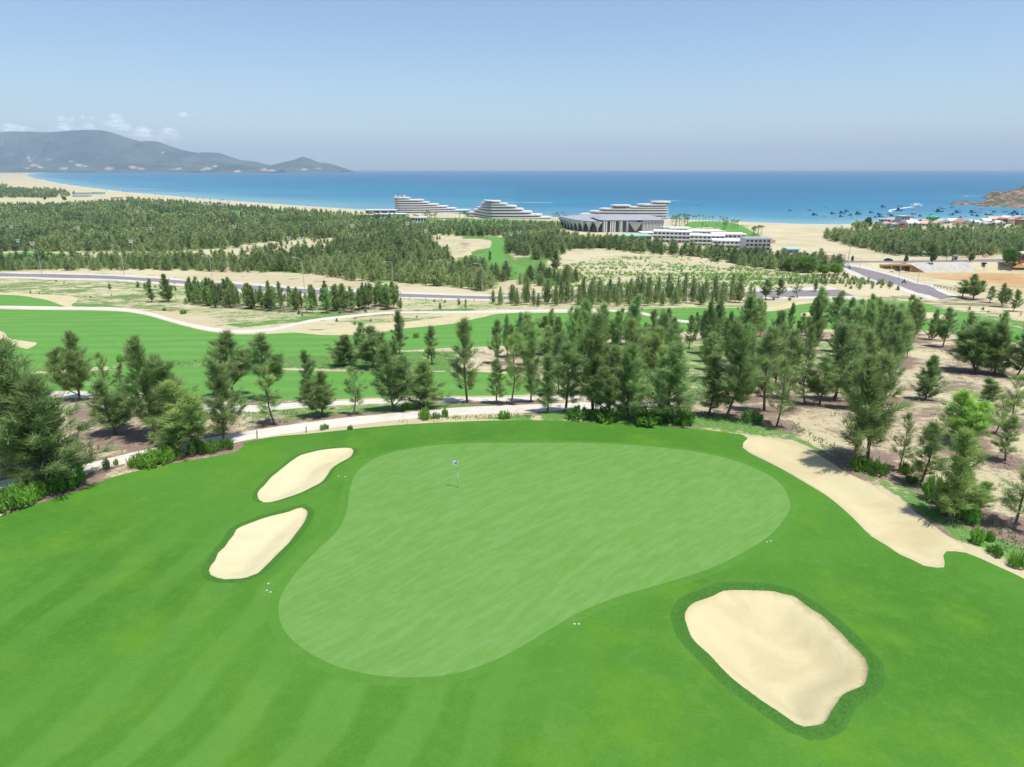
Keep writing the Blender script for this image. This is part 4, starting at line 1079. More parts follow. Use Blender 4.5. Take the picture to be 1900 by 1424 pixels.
def ground_masks():
    x, y = GV[:, 0], GV[:, 1]
    xyz = np.column_stack([GV, GZ]); qx, qy, qd = project(xyz)
    front = y > 10
    veg = np.zeros(nV); lit = np.zeros(nV); ora = np.zeros(nV); dry = np.full(nV, .55)
    near = (y < 240) & (y > 20)
    li = np.zeros(near.sum())
    for tx, ty, r in TREES_XY:
        if ty > 235: continue
        d2 = (x[near] - tx) ** 2 + (y[near] - ty) ** 2
        li = np.maximum(li, np.exp(-d2 / (r * 1.5 + .8) ** 2))
    lit[near] = li * .95
    def zone(arr, poly, v, soft=3, lo=0):
        P = gpoly(poly); k = pip(x, y, P)
        if k.any():
            d = pdist(x[k], y[k], P); sc = np.where(y[k] > 150, y[k] / 40, np.maximum(1, y[k] / 60))
            arr[k] = np.maximum(arr[k], v * smooth(0, soft * .35 * sc, d) + lo)
    for poly, sp, hh, dn in FOREST:
        if hh[0] > 4: zone(lit, poly, .6, 4); zone(veg, poly, .72, 4)
    zone(lit, [(1400,640),(1900,640),(2100,700),(2100,960),(1900,960),(1750,930),(1600,850),(1480,790),(1380,775),(1250,770),(1000,760),(1000,640)], .50)
    zone(lit, [(120,745),(430,768),(600,762),(600,790),(430,800),(300,820),(100,870)], .6)
    zone(lit, [(600,635),(980,640),(1000,690),(620,690)], .45)
    zone(lit, [(350,560),(760,565),(740,590),(400,592)], .4)
    zone(lit, [(60,850),(480,812),(440,852),(160,908),(-100,990),(-100,930)], .6, 3)
    veg_z = [([(235,368),(420,380),(700,400),(870,404),(1060,410),(1060,432),(640,420),(330,392),(235,380)], .55), ([(990,757),(1100,752),(1250,765),(1350,772),(1440,790),(1480,800),(1560,850),(1640,885),(1720,905),(1760,955),(1830,985),(1990,1030),(1990,1110),(1750,1000),(1640,920),(1560,870),(1470,822),(1390,812),(1300,800),(1100,788),(990,785)], .55),
             ([(560,812),(700,795),(860,783),(1000,785),(1000,768),(860,775),(700,788)], .8), ([(400,740),(900,748),(1000,750),(1000,760),(640,772),(560,785),(440,795)], .45),
             ([(180,655),(860,650),(860,692),(400,684),(180,690)], .55), ([(840,437),(940,437),(990,500),(1080,520),(1010,540),(940,512),(850,500),(830,480),(850,470),(930,452),(880,445),(840,446)], .75),
             ([(1000,490),(1100,474),(1250,470),(1400,492),(1540,510),(1500,530),(1300,545),(1080,540),(1000,520)], .30),
             ([(940,478),(1040,470),(1030,500),(1080,515),(1000,530),(930,505)], .85),
             ([(160,475),(440,485),(850,520),(900,512),(830,500),(600,485),(440,478)], .5), ([(-150,486),(430,488),(430,506),(-150,503)], .7),
             ([(440,480),(760,490),(760,520),(440,505)], .6), ([(1150,572),(1400,562),(1500,552),(1700,556),(1800,575),(2000,610),(2000,640),(1850,600),(1500,556),(1380,572)], .5),
             ([(80,550),(220,562),(420,600),(640,580),(900,568),(900,580),(640,592),(440,612),(250,575),(80,570)], .5), ([(133,548),(165,548),(185,568),(135,570)], .95),
             ([(620,590),(920,580),(860,595),(640,606)], .4), ([(1400,440),(1540,480),(1480,470),(1380,452)], .3),
             ([(1260,428),(1420,445),(1500,470),(1420,420),(1380,412)], .4), ([(960,640),(1420,622),(1700,640),(1500,700),(1300,735),(1010,735)], .42)]
    for p, v in veg_z: zone(veg, p, min(1, v * 1.35))
    zone(ora, [(1660,492),(1900,492),(2060,492),(2060,560),(1900,548),(1760,522),(1660,512),(1640,502)], 1.0, 10)
    zone(dry, [(-200,510),(300,525),(430,600),(60,548),(-200,540)], 1.0); zone(dry, [(1380,545),(1900,550),(1900,610),(1600,560)], .95); zone(lit, [(830,445),(900,450),(870,478),(836,480)], .55); zone(dry, [(1400,640),(1900,640),(2100,1000),(1700,900),(1400,780)], .8); zone(lit, [(440,462),(640,455),(640,480),(440,490)], .45)
    dry[(y > 560)] = .35
    zone(veg, [(-150,508),(300,522),(640,548),(900,556),(1400,552),(1400,575),(900,582),(640,592),(430,606),(250,572),(-150,548)], .50)
    zone(veg, [(640,446),(840,440),(960,470),(1010,500),(1000,545),(640,520),(640,500),(560,490)], .38)
    beach = (y > 500) & (pdist(x, y, COAST, closed=False) < 45)
    for a_ in (veg, lit, dry): a_[beach] *= 0
    sp_ = pip(qx, qy, [(1400,412),(1620,417),(1640,432),(1600,468),(1440,470),(1380,430)])
    veg[sp_] *= .2; lit[sp_] = 0; dry[sp_] *= .6
    GROUND_ATTR['veg'] = np.clip(veg, 0, 1); GROUND_ATTR['litter'] = np.clip(lit, 0, 1); GROUND_ATTR['orange'] = ora; GROUND_ATTR['scrub'] = np.clip(dry, 0, 1)
# ------------------------------------------------------------------ built things
def wx(px, D, py=400):
    r = rays(px, py); return float(r[0] / r[1] * D)
def wz(py, D, px=950):
    r = rays(px, py); return float(CAMZ + r[2] / r[1] * D)
class MB:
    def __init__(s): s.V = []; s.F = []
    def add(s, V, Fc):
        o = len(s.V); s.V += [tuple(map(float, v)) for v in V]; s.F += [tuple(int(i) + o for i in f) for f in Fc]; return s
    def box(s, x0, x1, y0, y1, z0, z1):
        V = [(x, y, z) for z in (z0, z1) for y in (y0, y1) for x in (x0, x1)]
        return s.add(V, [(0,2,3,1),(4,5,7,6),(0,1,5,4),(2,6,7,3),(0,4,6,2),(1,3,7,5)])
    def quad(s, a, b, c, d): return s.add([a, b, c, d], [(0,1,2,3)])
    def lathe(s, prof, n=10, c=(0, 0)):
        V = []; Fc = []
        for r, z in prof:
            for k in range(n): a = 2 * math.pi * k / n; V.append((c[0] + r * math.cos(a), c[1] + r * math.sin(a), z))
        for i in range(len(prof) - 1):
            for k in range(n): q = i * n + k; w = i * n + (k + 1) % n; Fc.append((q, w, w + n, q + n))
        Fc.append(tuple(range(n))[::-1]); Fc.append(tuple(range((len(prof) - 1) * n, len(prof) * n)))
        return s.add(V, Fc)
    def tube(s, path, rad, sides=6):
        rad = [rad] * len(path) if isinstance(rad, (int, float)) else rad
        V, Fc = tube(path, rad, sides); return s.add(V, Fc)
    def prism(s, poly, z0, z1):
        n = len(poly); V = [(x, y, z0) for x, y in poly] + [(x, y, z1) for x, y in poly]
        return s.add(V, [tuple(range(n))[::-1], tuple(range(n, 2 * n))] + [(i, (i + 1) % n, (i + 1) % n + n, i + n) for i in range(n)])
    def build(s, name, m, parent=None, smoothf=False, loc=None):
        me = bpy.data.meshes.new(name); me.from_pydata(s.V, [], s.F); me.materials.append(m)
        if smoothf: me.polygons.foreach_set('use_smooth', [True] * len(me.polygons))
        me.update(); return link(name, me, parent, loc)

def glass_mat():
    m, t = mat('balcony_glass'); v = t.obj()
    w = t.n('TexWave', wave_type='BANDS', bands_direction='X'); w.inputs['Scale'].default_value = .55; w.inputs['Distortion'].default_value = .6; t.l(v, w.inputs['Vector'])
    n = t.noise(t.mapping(v, scale=(.3, .3, .8)), 1.2, 3)
    c = t.mix(t.ramp(w.outputs['Fac'], .78, .95), t.mix(n, G(.035,.05,.075), G(.11,.14,.19)), G(.38,.38,.4))
    t.out(t.bsdf(c, .25, .5)); return m
def setup_mats():
    M['white'] = simple_mat('white_render', G(.62,.61,.60), .7, .3, .05, .3, 0, G(.52,.50,.48))
    M['white2'] = simple_mat('bright_white_paint', G(.74,.74,.73), .6, .3, .03)
    M['glass'] = glass_mat()
    M['dark'] = simple_mat('dark_glazing', G(.035,.045,.06), .2, .6, .3, .8)
    M['roofgrey'] = simple_mat('grey_roof', G(.30,.31,.34), .6, .3, .1, .2)
    M['mint'] = simple_mat('mint_roof', G(.30,.50,.42), .5, .3, .1, .3)
    M['mintw'] = simple_mat('pale_green_render', G(.50,.57,.52), .8, .2, .05)
    M['conc'] = simple_mat('concrete', G(.42,.41,.38), .9, .2, .12, .4, .01, G(.32,.29,.24))
    M['rust'] = simple_mat('rusty_concrete', G(.34,.22,.11), .9, .1, .25, .8)
    M['black'] = simple_mat('black', G(.02,.02,.022), .5, .3)
    M['steel'] = simple_mat('galvanised_steel', G(.42,.43,.45), .45, .5, .06)
    M['terra'] = simple_mat('terracotta', G(.46,.22,.14), .8, .2, .2, 1)
    M['brick'] = simple_mat('brick_red', G(.32,.13,.09), .9, .1, .2, 1)
    M['tin'] = simple_mat('tin_roof', G(.50,.49,.49), .5, .4, .12, .5, 0, G(.36,.27,.20))
    M['pinkr'] = simple_mat('faded_pink_roof', G(.55,.37,.30), .7, .3, .15, .6)
    M['cream'] = simple_mat('cream_wall', G(.58,.54,.44), .8, .2, .1)
    M['bluew'] = simple_mat('blue_grey_wall', G(.33,.38,.44), .8, .2, .1)
    M['vgreen'] = simple_mat('vivid_green_paint', G(.03,.42,.16), .7, .3, .08)
    M['lime'] = simple_mat('lime_paint', G(.18,.55,.20), .7, .3, .08)
    M['cyanr'] = simple_mat('cyan_roof', G(.30,.52,.60), .6, .3, .1)
    M['teal'] = simple_mat('teal_hull_paint', G(.022,.135,.185), .5, .4, .2, .5)
    M['navy'] = simple_mat('blue_hull_paint', G(.025,.09,.20), .5, .4, .2, .5)
    M['boatw'] = simple_mat('boat_white', G(.6,.58,.55), .5, .4, .1)
    M['salmon'] = simple_mat('salmon_tarp', G(.55,.30,.22), .7, .3, .1)
    M['foam'] = simple_mat('sea_foam', G(.62,.68,.70), .7, .3, .2, .4)
    M['yellow'] = simple_mat('machine_yellow', G(.50,.27,.035), .5, .4, .1)
    M['soil'] = simple_mat('orange_soil', G(.42,.24,.13), .95, .1, .25, .8)
    M['rubber'] = simple_mat('rubber', G(.03,.03,.03), .9, .2)
    M['carp'] = simple_mat('dark_blue_car_paint', G(.02,.028,.06), .25, .5, .05)
    M['skin'] = simple_mat('skin', G(.45,.28,.2), .7, .2)
    M['cloth'] = simple_mat('dark_clothing', G(.05,.05,.08), .9, .1)
    M['flag'] = simple_mat('flag_cloth', G(.72,.70,.76), .8, .2, .08, 9)
    M['flagb'] = simple_mat('flag_blue', G(.30,.30,.50), .8, .2, .1, 9)
    M['polem'] = simple_mat('flagstick_paint', G(.34,.42,.20), .5, .4, .1)
    M['polel'] = simple_mat('flagstick_pale', G(.70,.68,.55), .5, .4, .05)
    M['wood'] = simple_mat('weathered_wood', G(.20,.16,.12), .9, .1, .2, 4)
    M['palm'] = leaf_mat('palm_fronds', G(.09,.15,.05), G(.16,.24,.08), .3, .3)
    M['broadl'] = leaf_mat('broad_leaves', G(.12,.23,.05), G(.22,.38,.09), .4, .2)

def ribbon_level(xs, yf, depth, z0, z1, over=0.0, r=9.0):
    """one storey of a curved wing, with rounded ends"""
    xs = np.asarray(xs); x0, x1 = xs[0] - over, xs[-1] + over
    xs = np.linspace(x0, x1, len(xs)); e = np.minimum(xs - x0, x1 - xs); rr = min(r, (x1 - x0) * .45)
    k = np.sqrt(np.clip(1 - (1 - np.minimum(e / rr, 1)) ** 2, 0.0025, 1))
    mid = yf + depth / 2; hw = (depth / 2 + over) * k
    poly = list(zip(xs, mid - hw)) + list(zip(xs[::-1], (mid + hw)[::-1]))
    return MB().prism(poly, z0, z1)
def wing(label, D, levels, curve, depth, base_py, extra=()):
    cx = wx((levels[-1][0] + levels[-1][1]) / 2, D)
    e = thing('hotel_wing', label, 'hotel', (cx, D, 0), 0, 'terraced white wings of the beach hotel')
    for i, (a, b, pt) in enumerate(levels):
        zt = wz(pt, D); nxt = levels[i + 1][2] if i + 1 < len(levels) else base_py
        zb = wz(nxt, D)
        if zt - zb > 6: zb = zt - 4.2
        n = 26; pxs = np.linspace(a, b, n); X = np.array([wx(p, D) for p in pxs]) - cx
        Y = np.array([curve(p) for p in pxs])
        h = zt - zb
        ribbon_level(X, Y, depth, zt - h * .50, zt, 1.7).build('floor_slab', M['white'], e)
        ribbon_level(X, Y, depth, zb, zt - h * .50, -.3).build('window_band', M['glass'], e)
    for px, pt, pb, w in extra:
        MB().box(wx(px, D) - cx - w, wx(px, D) - cx + w, 3, 8, wz(pb, D), wz(pt, D)).build('roof_turret', M['white'], e)
    return e, cx

def bld(name, label, cat, px0, px1, pyb, pyt, depth=12, floors=2, bays=8, wall='white', roof='white2', yaw=0, group=None, over=.6, windows=True, roofh=.5, gable=False, recess=True):
    p = ground((px0 + px1) / 2, pyb)[0]; D = p[1]
    w = (px1 - px0) * float(project(p)[2]) / F; h = max(2.2, height_for(p, pyt))
    e = thing(name, label, cat, p, yaw, group)
    b = MB().box(-w / 2, w / 2, 0, depth, -1.5, h - roofh); b.build('wall', M[wall], e)
    if gable:
        r = MB(); o = over; z = h - roofh + .01; rh = min(w, depth) * .28
        if w >= depth: r.add([(-w/2-o,-o,z),(w/2+o,-o,z),(w/2+o,depth+o,z),(-w/2-o,depth+o,z),(-w/2-o,depth/2,z+rh),(w/2+o,depth/2,z+rh)], [(0,1,5,4),(2,3,4,5),(0,4,3),(1,2,5),(3,2,1,0)])
        else: r.add([(-w/2-o,-o,z),(w/2+o,-o,z),(w/2+o,depth+o,z),(-w/2-o,depth+o,z),(0,-o,z+rh),(0,depth+o,z+rh)], [(0,4,5,3),(1,2,5,4),(0,1,4),(2,3,5),(3,2,1,0)])
    else: r = MB().box(-w / 2 - over, w / 2 + over, -over, depth + over, h - roofh + .01, h)
    r.build('roof', M[roof], e)
    if windows:
        fh = (h - roofh) / floors
        for f in range(floors):
            z0 = f * fh + fh * .32; z1 = f * fh + fh * .82
            for k in range(bays):
                a = -w / 2 + w * (k + .16) / bays; c = -w / 2 + w * (k + .84) / bays
                MB().box(a, c, -.04, .3, z0, z1).build('window', M['dark'], e)
            if recess and floors > 1: MB().box(-w / 2 - .3, w / 2 + .3, -1.3, -.06, f * fh + .02, f * fh + fh * .3).build('balcony', M[roof], e)
    return e

def make_lamp(arm=2.2, h=10.0):
    e = thing('street_lamp', 'x', 'street lamp', (0, 0, 0))
    b = MB().tube([(0,0,-.3),(0,0,h*.55),(0,0,h-.8),(arm*.35,0,h-.15),(arm,0,h)], [.10,.075,.06,.05,.04], 6).build('pole', M['steel'], e)
    MB().box(arm-.2, arm+.6, -.13, .13, h-.06, h+.06).build('lamp_head', M['white2'], e)
    return e
def copy_thing(src, loc, rz, label, group, scale=1.0):
    c = src.copy(); COL.objects.link(c); c.location = loc; c.rotation_euler = (0, 0, rz); c.scale = (scale,) * 3
    c['label'] = label
    if group: c['group'] = group
    for ch in src.children:
        k = ch.copy(); COL.objects.link(k); k.parent = c
    return c

LAMP = [(78,509,463,'leftmost street lamp on the main road'), (231,511,455,'street lamp with curved arm left of the dune on the main road'),
 (395,527,475,'street lamp on the main road beside the bare dune'), (565,538,478,'tall street lamp rising from the grove by the main road'),
 (730,540,486,'street lamp on the main road before the tree patch in the middle'), (895,543,489,'street lamp on the main road near the distant fairway'),
 (1596,497,473,'farthest lamp post on the diagonal road'), (1630,504,480,'second farthest lamp post on the diagonal road'), (1667,519,486,'lamp post halfway down the diagonal road'), (1702,529,492,'nearest lamp post on the diagonal road')]
UPOLE = [(1573,487,452,'leaning concrete utility pole at the junction by the beach road'), (1684,473,449,'white concrete utility pole in front of the beach wood'), (1816,477,452,'white utility pole beside the red soil heap'), (1756,486,462,'utility pole behind the embankment'), (1566,488,472,'short pole at the left of the road junction')]
FLOOD = [(26,421),(38,447),(65,452),(150,424),(247,448),(283,424),(240,381),(262,385),(258,394),(438,421),(576,399),(562,443),(655,419),(757,415),(791,429),(948,435),(963,431),(538,442)]
BOATS = [(1466,391.6,8,'navy'),(1502,390.8,8,'navy'),(1531,386,4,'teal'),(1512,400,12,'teal'),(1545.5,397.4,10,'teal'),(1532,402,9,'boatw'),(1562.6,396.6,12,'teal'),(1571,393.2,10,'teal'),(1561,402.8,9,'teal'),(1577,400.2,8,'teal'),(1593,398.3,14,'teal'),(1582,405,9,'boatw'),
 (1617,395.5,9,'teal'),(1639,385,10,'teal'),(1669,383,9,'navy'),(1669,391.5,14,'teal'),(1631.6,399,10,'teal'),(1634,403.2,10,'teal'),(1650.5,398.6,9,'navy'),(1655,401.8,10,'teal'),(1623,404,7,'teal'),(1695,397.6,11,'navy'),(1690,404.3,11,'navy'),(1708,402,8,'teal'),(1727,399.4,7,'navy'),(1743,393.7,15,'teal'),(1749,387.7,8,'navy'),(1766,385.2,8,'navy'),(1765,399.7,9,'teal'),(1777,395.3,12,'teal'),(1805,395.2,13,'teal'),(1818,394.5,6,'teal'),(1804.5,400.3,8,'teal'),(1814,401.9,10,'teal'),(1791,402.2,4,'navy'),(1781,404.6,7,'teal'),(1834.5,399.2,15,'navy'),(1845,394.5,8,'teal'),(1865,394,9,'navy'),(1875,398,10,'teal'),(1884,395.6,12,'teal'),(1884,400.4,12,'teal'),(1897,398.6,9,'navy'),
 (1695,389.2,8,'boatw'),(1740,382.6,5,'salmon'),(1743,385.7,5,'teal'),(1733,390.6,6,'boatw'),(1811.6,387.4,6,'boatw'),(1821,388.8,7,'salmon'),(1769,396.4,5,'salmon'),(1838,391.3,5,'boatw'),(1805,390.4,4,'boatw'),(1704,396.5,4,'boatw'),(1292,382,4,'navy'),(1746,400.8,3,'boatw'),(1734,396.6,3,'boatw'),(1043,395.5,5,'navy')]
BLAB = {(1466,391.6):'leftmost teal fishing boat of the fleet, alone off the empty beach', (1502,390.8):'dark boat second from the left of the fleet', (1512,400):'fishing boat low in front of the beach, left part of the fleet', (1593,398.3):'largest fishing boat of the left half of the fleet', (1743,393.7):'large fishing boat straight above the vivid green house', (1834.5,399.2):'large dark fishing boat off the right-hand village roofs', (1669,391.5):'long low boat inside the curve of the speedboat wake', (1690,404.3):'boat moored right behind the grey tower house', (1740,382.6):'small salmon coloured boat far out above the green house', (1292,382):'tiny dark boat far out right of the hotel', (1043,395.5):'small boat off the hotel beach between two wings', (1766,385.2):'blue boat at the left tip of the rock reef'}
def hull(L, B, Hh):
    m = MB(); st = [(-.5,.62,.9),(-.35,.9,.72),(-.1,1,.6),(.2,.9,.65),(.4,.5,.9),(.5,.06,1.25)]
    V = []
    for t_, b, s in st: V += [(t_*L,-b*B/2,s*Hh),(t_*L*.96,-b*B*.33,-.25*Hh),(t_*L*.96,b*B*.33,-.25*Hh),(t_*L,b*B/2,s*Hh)]
    Fc = []
    for i in range(len(st)-1):
        q = i*4
        for j in range(3): Fc.append((q+j,q+4+j,q+5+j,q+1+j))
        Fc.append((q+3,q+7,q+4,q))
    Fc += [(0,1,2,3),(len(V)-1,len(V)-2,len(V)-3,len(V)-4)]
    return m.add(V, Fc)
def build_boats():
    rg = np.random.default_rng(8); protos = {}
    X, Y = sea_pt([b[0] for b in BOATS], [b[1] for b in BOATS])
    for (px, py, L, c), x, y in zip(BOATS, X, Y):
        big = L > 6; key = (c, big)
        if key not in protos:
            h = hull(11, 3.2, 1.5).build('hull', M[c]); h2 = h.data; bpy.data.objects.remove(h)
            cb = MB().box(-4.2, -.6, -1.1, 1.1, .7, 3.3).box(-4.5, -.2, -1.35, 1.35, 3.3, 3.5).build('cabin', M['navy' if c == 'teal' else 'white']); c2 = cb.data; bpy.data.objects.remove(cb)
            ms = MB().tube([(1.6,0,.6),(1.6,0,5.6)], .12, 5).tube([(-3,0,3.4),(-3,0,6.0)], .09, 5).tube([(1.6,0,2.2),(4.6,0,4.4)], .07, 4).build('mast', M['wood']); m2 = ms.data; bpy.data.objects.remove(ms)
            protos[key] = (h2, c2, m2)
        word = {'teal': 'teal wooden fishing boat', 'navy': 'dark blue wooden fishing boat', 'boatw': 'small white boat', 'salmon': 'small salmon coloured boat'}[c]
        lab = BLAB.get((px, py)); side = 'off the bare beach, left of the village' if px < 1610 else ('behind the grey tower house and its neighbours' if px < 1715 else ('near the vivid green house' if px < 1790 else 'off the rocks at right'))
        gp = f'{word}s {side}'[:58]
        e = thing('fishing_boat' if big else 'small_boat', lab or f'{word} anchored {side}', 'boat', (x, y, .15), rg.uniform(-.35, .35) + (0 if rg.random() < .6 else math.pi), gp)
        d = y * cP; s = L * d / F / 11
        for nm, me in zip(('hull', 'cabin', 'mast'), protos[key]):
            if nm != 'hull' and not big: continue
            o = link(nm, me, e); o.scale = (s, s * 1.1, s * 1.15)
    # launch with wake
    x, y = sea_pt(1698, 383.2)
    e = thing('speedboat', 'white speedboat throwing up spray at the end of its curved wake', 'speedboat', (x, y, .1), math.pi * .95)
    hull(11, 3.6, 1.3).build('hull', M['boatw'], e); MB().box(-2, 1.5, -1, 1, .9, 2.3).build('cabin', M['white2'], e)
    rg2 = np.random.default_rng(4); sp = MB()
    for k in range(60):
        a, b, c = rg2.normal() * 3.4, rg2.normal() * 3, abs(rg2.normal()) * 1.9
        r = rg2.uniform(.5, 1.5); sp.lathe([(r*.3, c-r*.5+.4), (r, c+.4), (r*.4, c+r*.7+.4)], 5, (x + a + 2, y + b))
    o = sp.build('spray', M['foam']); o['kind'] = 'stuff'; o['label'] = 'white spray round the speedboat'
    wk = []
    for pts, w in (([(1695,384),(1680,386),(1665,388),(1655,390),(1650,392),(1656,394)], [2.5,3,3,2.5,2,1]), ([(1789,364.5),(1800,364.2),(1810,364.6),(1818,365)], [5,4,2.5,1]), ([(927,375.5),(960,376),(1000,376.2),(1030,376.5)], [1,2.5,3,2]), ([(1200,371.5),(1240,372.5),(1262,373.3)], [1,3,2])):
        X, Y = sea_pt([p[0] for p in pts], [p[1] for p in pts]); c = catmull(np.stack([X, Y], -1), 8, False)
        t_ = np.gradient(c, axis=0); t_ /= np.linalg.norm(t_, axis=1)[:, None]; n_ = np.stack([-t_[:, 1], t_[:, 0]], -1)
        ww = np.interp(np.linspace(0, 1, len(c)), np.linspace(0, 1, len(w)), w)[:, None] * (.7 + .6 * rg2.random((len(c), 1)))
        V = np.concatenate([c + n_ * ww, c - n_ * ww]); V = np.column_stack([V, np.full(len(V), .12)]); n = len(c)
        o = MB().add(V, [(i, i + 1, i + 1 + n, i + n) for i in range(n - 1)]).build('boat_wake', M['foam']); o['kind'] = 'structure'
    # surf line: the wet edge where sea meets sand
    a = COAST[(COAST[:, 1] < 4500)]; c = catmull(a, 14, False); t_ = np.gradient(c, axis=0); t_ /= np.linalg.norm(t_, axis=1)[:, None]; n_ = np.stack([-t_[:, 1], t_[:, 0]], -1)
    w = (1.2 + 2.2 * np.abs(fbm(c[:, 0] / 30, c[:, 1] / 30, 2, 3)))[:, None]
    V = np.concatenate([c + n_ * w, c - n_ * w * .6]); V = np.column_stack([V, np.full(len(V), .10)]); n = len(c)
    o = MB().add(V, [(i, i + 1, i + 1 + n, i + n) for i in range(n - 1)]).build('surf', M['foam']); o['kind'] = 'structure'

def build_hotel():
    sm = lambda a, b, x: float(smooth(a, b, np.array(float(x))))
    c1 = lambda p: 26 * sm(760, 870, p)
    wing('tallest at its left end: hotel wing stepping down to the right, left of three', 960,
         [(731.6,759,366.6),(733,784,370.6),(733,793.5,375),(733,810,379.2),(733,827,383.4),(733,842,387.5),(733,869,391.5),(733,860,395.4)], c1, 17, 402,
         [(734.5,362.3,367,.5),(742.5,363.3,367,.45),(751,362,367,.8)])
    c2 = lambda p: 46 * (1 - sm(876, 914, p)) + 12 * sm(960, 1060, p)
    wing('hotel wing with a rounded crown and flowing wavy bands, middle of three', 850,
         [(898,927,372.8),(893,940,377.6),(890,957,381.8),(884,970,387.2),(876,986,392.4),(866,1005,398.2),(862,1023,403.4),(862,1053,408.6)], c2, 18, 415)
    c3 = lambda p: 10 * (1 - sm(1070, 1200, p))
    e, cx = wing('hotel wing tallest at its right end behind the arched hall, right of three', 880,
         [(1211,1243,374.2),(1185,1240,379.2),(1167,1240,384.2),(1116,1240,387.6),(1098,1240,392.6),(1080,1240,397.8),(1060,1240,402.6),(1060,1240,407.2),(1180,1240,411.5)], c3, 16, 417)
    X = np.array([wx(p, 880) for p in np.linspace(1136, 1170, 16)]) - cx
    ribbon_level(X, np.full(16, 3.0), 14, wz(383.3, 880), wz(381, 880), 1.5).build('floor_slab', M['white'], e)
    ribbon_level(X, np.full(16, 3.0), 14, wz(386.5, 880), wz(383.3, 880), -1).build('window_band', M['glass'], e)
    # arched hall
    D = 640; x0 = wx(1118, D); zb = wz(431, D) - 2
    e = thing('conference_hall', 'low white hall with arches on funnel columns in front of the right hotel wing', 'hall', (x0, D, zb))
    X = lambda p: wx(p, D) - x0
    zt = wz(408.5, D) - zb; zr = wz(405.5, D) - zb
    MB().box(X(1119), X(1233), .4, 46, 0, zt).build('wall', M['white'], e)
    MB().add([(X(1112),-2,zt),(X(1235),-2,zt),(X(1237),50,zt),(X(1105),50,zt),(X(1120),18,zr+.6),(X(1217),18,zr+.6),(X(1210),40,zr+.6),(X(1122),40,zr+.6)], [(0,1,5,4),(1,2,6,5),(2,3,7,6),(3,0,4,7),(4,5,6,7),(3,2,1,0)]).build('roof', M['roofgrey'], e)
    for a, b in ((1128,1133),(1143.5,1149),(1157,1162)):
        MB().box(X(a), X(b), -.1, 1, 1, zt - 1.2).build('window', M['dark'], e)
    MB().box(X(1168), X(1191.5), -.3, 2, 0, zt - 2.2).build('entrance_glass', M['dark'], e)
    MB().box(X(1183), X(1191), -.3, 1, zt - 1.6, zt - .5).build('upper_window', M['dark'], e)
    cxm = X(1180); f = MB(); f.add([(X(1168.5),-2.5,zt-2.6),(X(1191),-2.5,zt-2.6),(cxm+.7,-1.6,3),(cxm-.7,-1.6,3),(X(1168.5),-.4,zt-2.6),(X(1191),-.4,zt-2.6),(cxm+.7,-.4,3),(cxm-.7,-.4,3)], [(0,3,2,1),(4,5,6,7),(0,1,5,4),(1,2,6,5),(2,3,7,6),(3,0,4,7)])
    f.build('entrance_funnel', M['mintw'], e)
    MB().box(X(1166), X(1193), -4.5, .3, zt - 2.5, zt - 2.1).build('canopy', M['roofgrey'], e)
    for k in range(12):
        a = 1121 + k * 3.9
        if any(l - .5 < a + 1 < r + .5 for l, r in ((1128,1133),(1143.5,1149),(1157,1162))): continue
        MB().box(X(a), X(a + 1.7), -1.6, .35, 0, zt - .4).build('fin', M['white2'], e)
    for k in range(15):
        a = 1193.5 + k * 2.65; z = (zt * .5) if k % 2 else (zt * .53)
        MB().box(X(a), X(a + 1.3), -1.2, .35, 0, zt - .3).build('fin', M['white2' if k % 2 else 'white'], e)
    # left arcade
    P0 = np.array([[X(1117), 0], [X(1092), 10.], [X(1070), 34.], [X(1052), 70.]]); c = catmull(P0, 2.0, False)
    zr2 = wz(413, D) - zb
    back = c + np.array([10, 14.])
    poly = list(map(tuple, c)) + list(map(tuple, back[::-1]))
    MB().prism(poly, 0, zr2 - 1.0).build('arcade_glass', M['dark'], e)
    roofp = list(map(tuple, c + np.array([-2.5, -3.5]))) + list(map(tuple, (c + np.array([34, 40.]))[::-1]))
    MB().prism(roofp, zr2, zr2 + .9).build('arcade_roof', M['roofgrey'], e)
    L = np.concatenate([[0], np.cumsum(np.linalg.norm(np.diff(c, axis=0), axis=1))])
    for s in np.arange(3, L[-1], 9.0):
        q = (np.interp(s, L, c[:, 0]) - 1.0, np.interp(s, L, c[:, 1]) - 1.6)
        MB().lathe([(.5, 0), (.55, zr2 * .3), (1.1, zr2 * .55), (2.4, zr2 * .8), (4.3, zr2)], 12, q).build('funnel_column', M['mintw'], e, True)
    # left group by the beach hotel
    for (a, b, yb, yt, dp, fl, wl, rf, lab) in [
        (678,735,398.5,390,14,1,'bluew','white','long flat-roofed pavilion joined to the left hotel wing'),
        (655,700,404,398.5,12,1,'white','pinkr','low pale building at the far left of the hotel grounds'),
        (695,722,405,397,12,1,'white','white','white service building with dark openings below the long pavilion'),
        (719,752,409,397,14,1,'white2','white2','bright white cube with small dark windows under the left hotel wing'),
        (753,775,411,404,10,1,'white','pinkr','small pink-roofed building right of the white cube'),
        (770,791,414,403.5,9,1,'white2','white2','sloping bright white wall block nearest the wood'),
        (808,836,413,409,9,1,'cream','white','low white terrace building among palms before the middle wing')]:
        bld('hotel_annex', lab, 'building', a, b, yb, yt, dp, fl, 4, wl, rf, 0, 'low buildings of the hotel grounds')
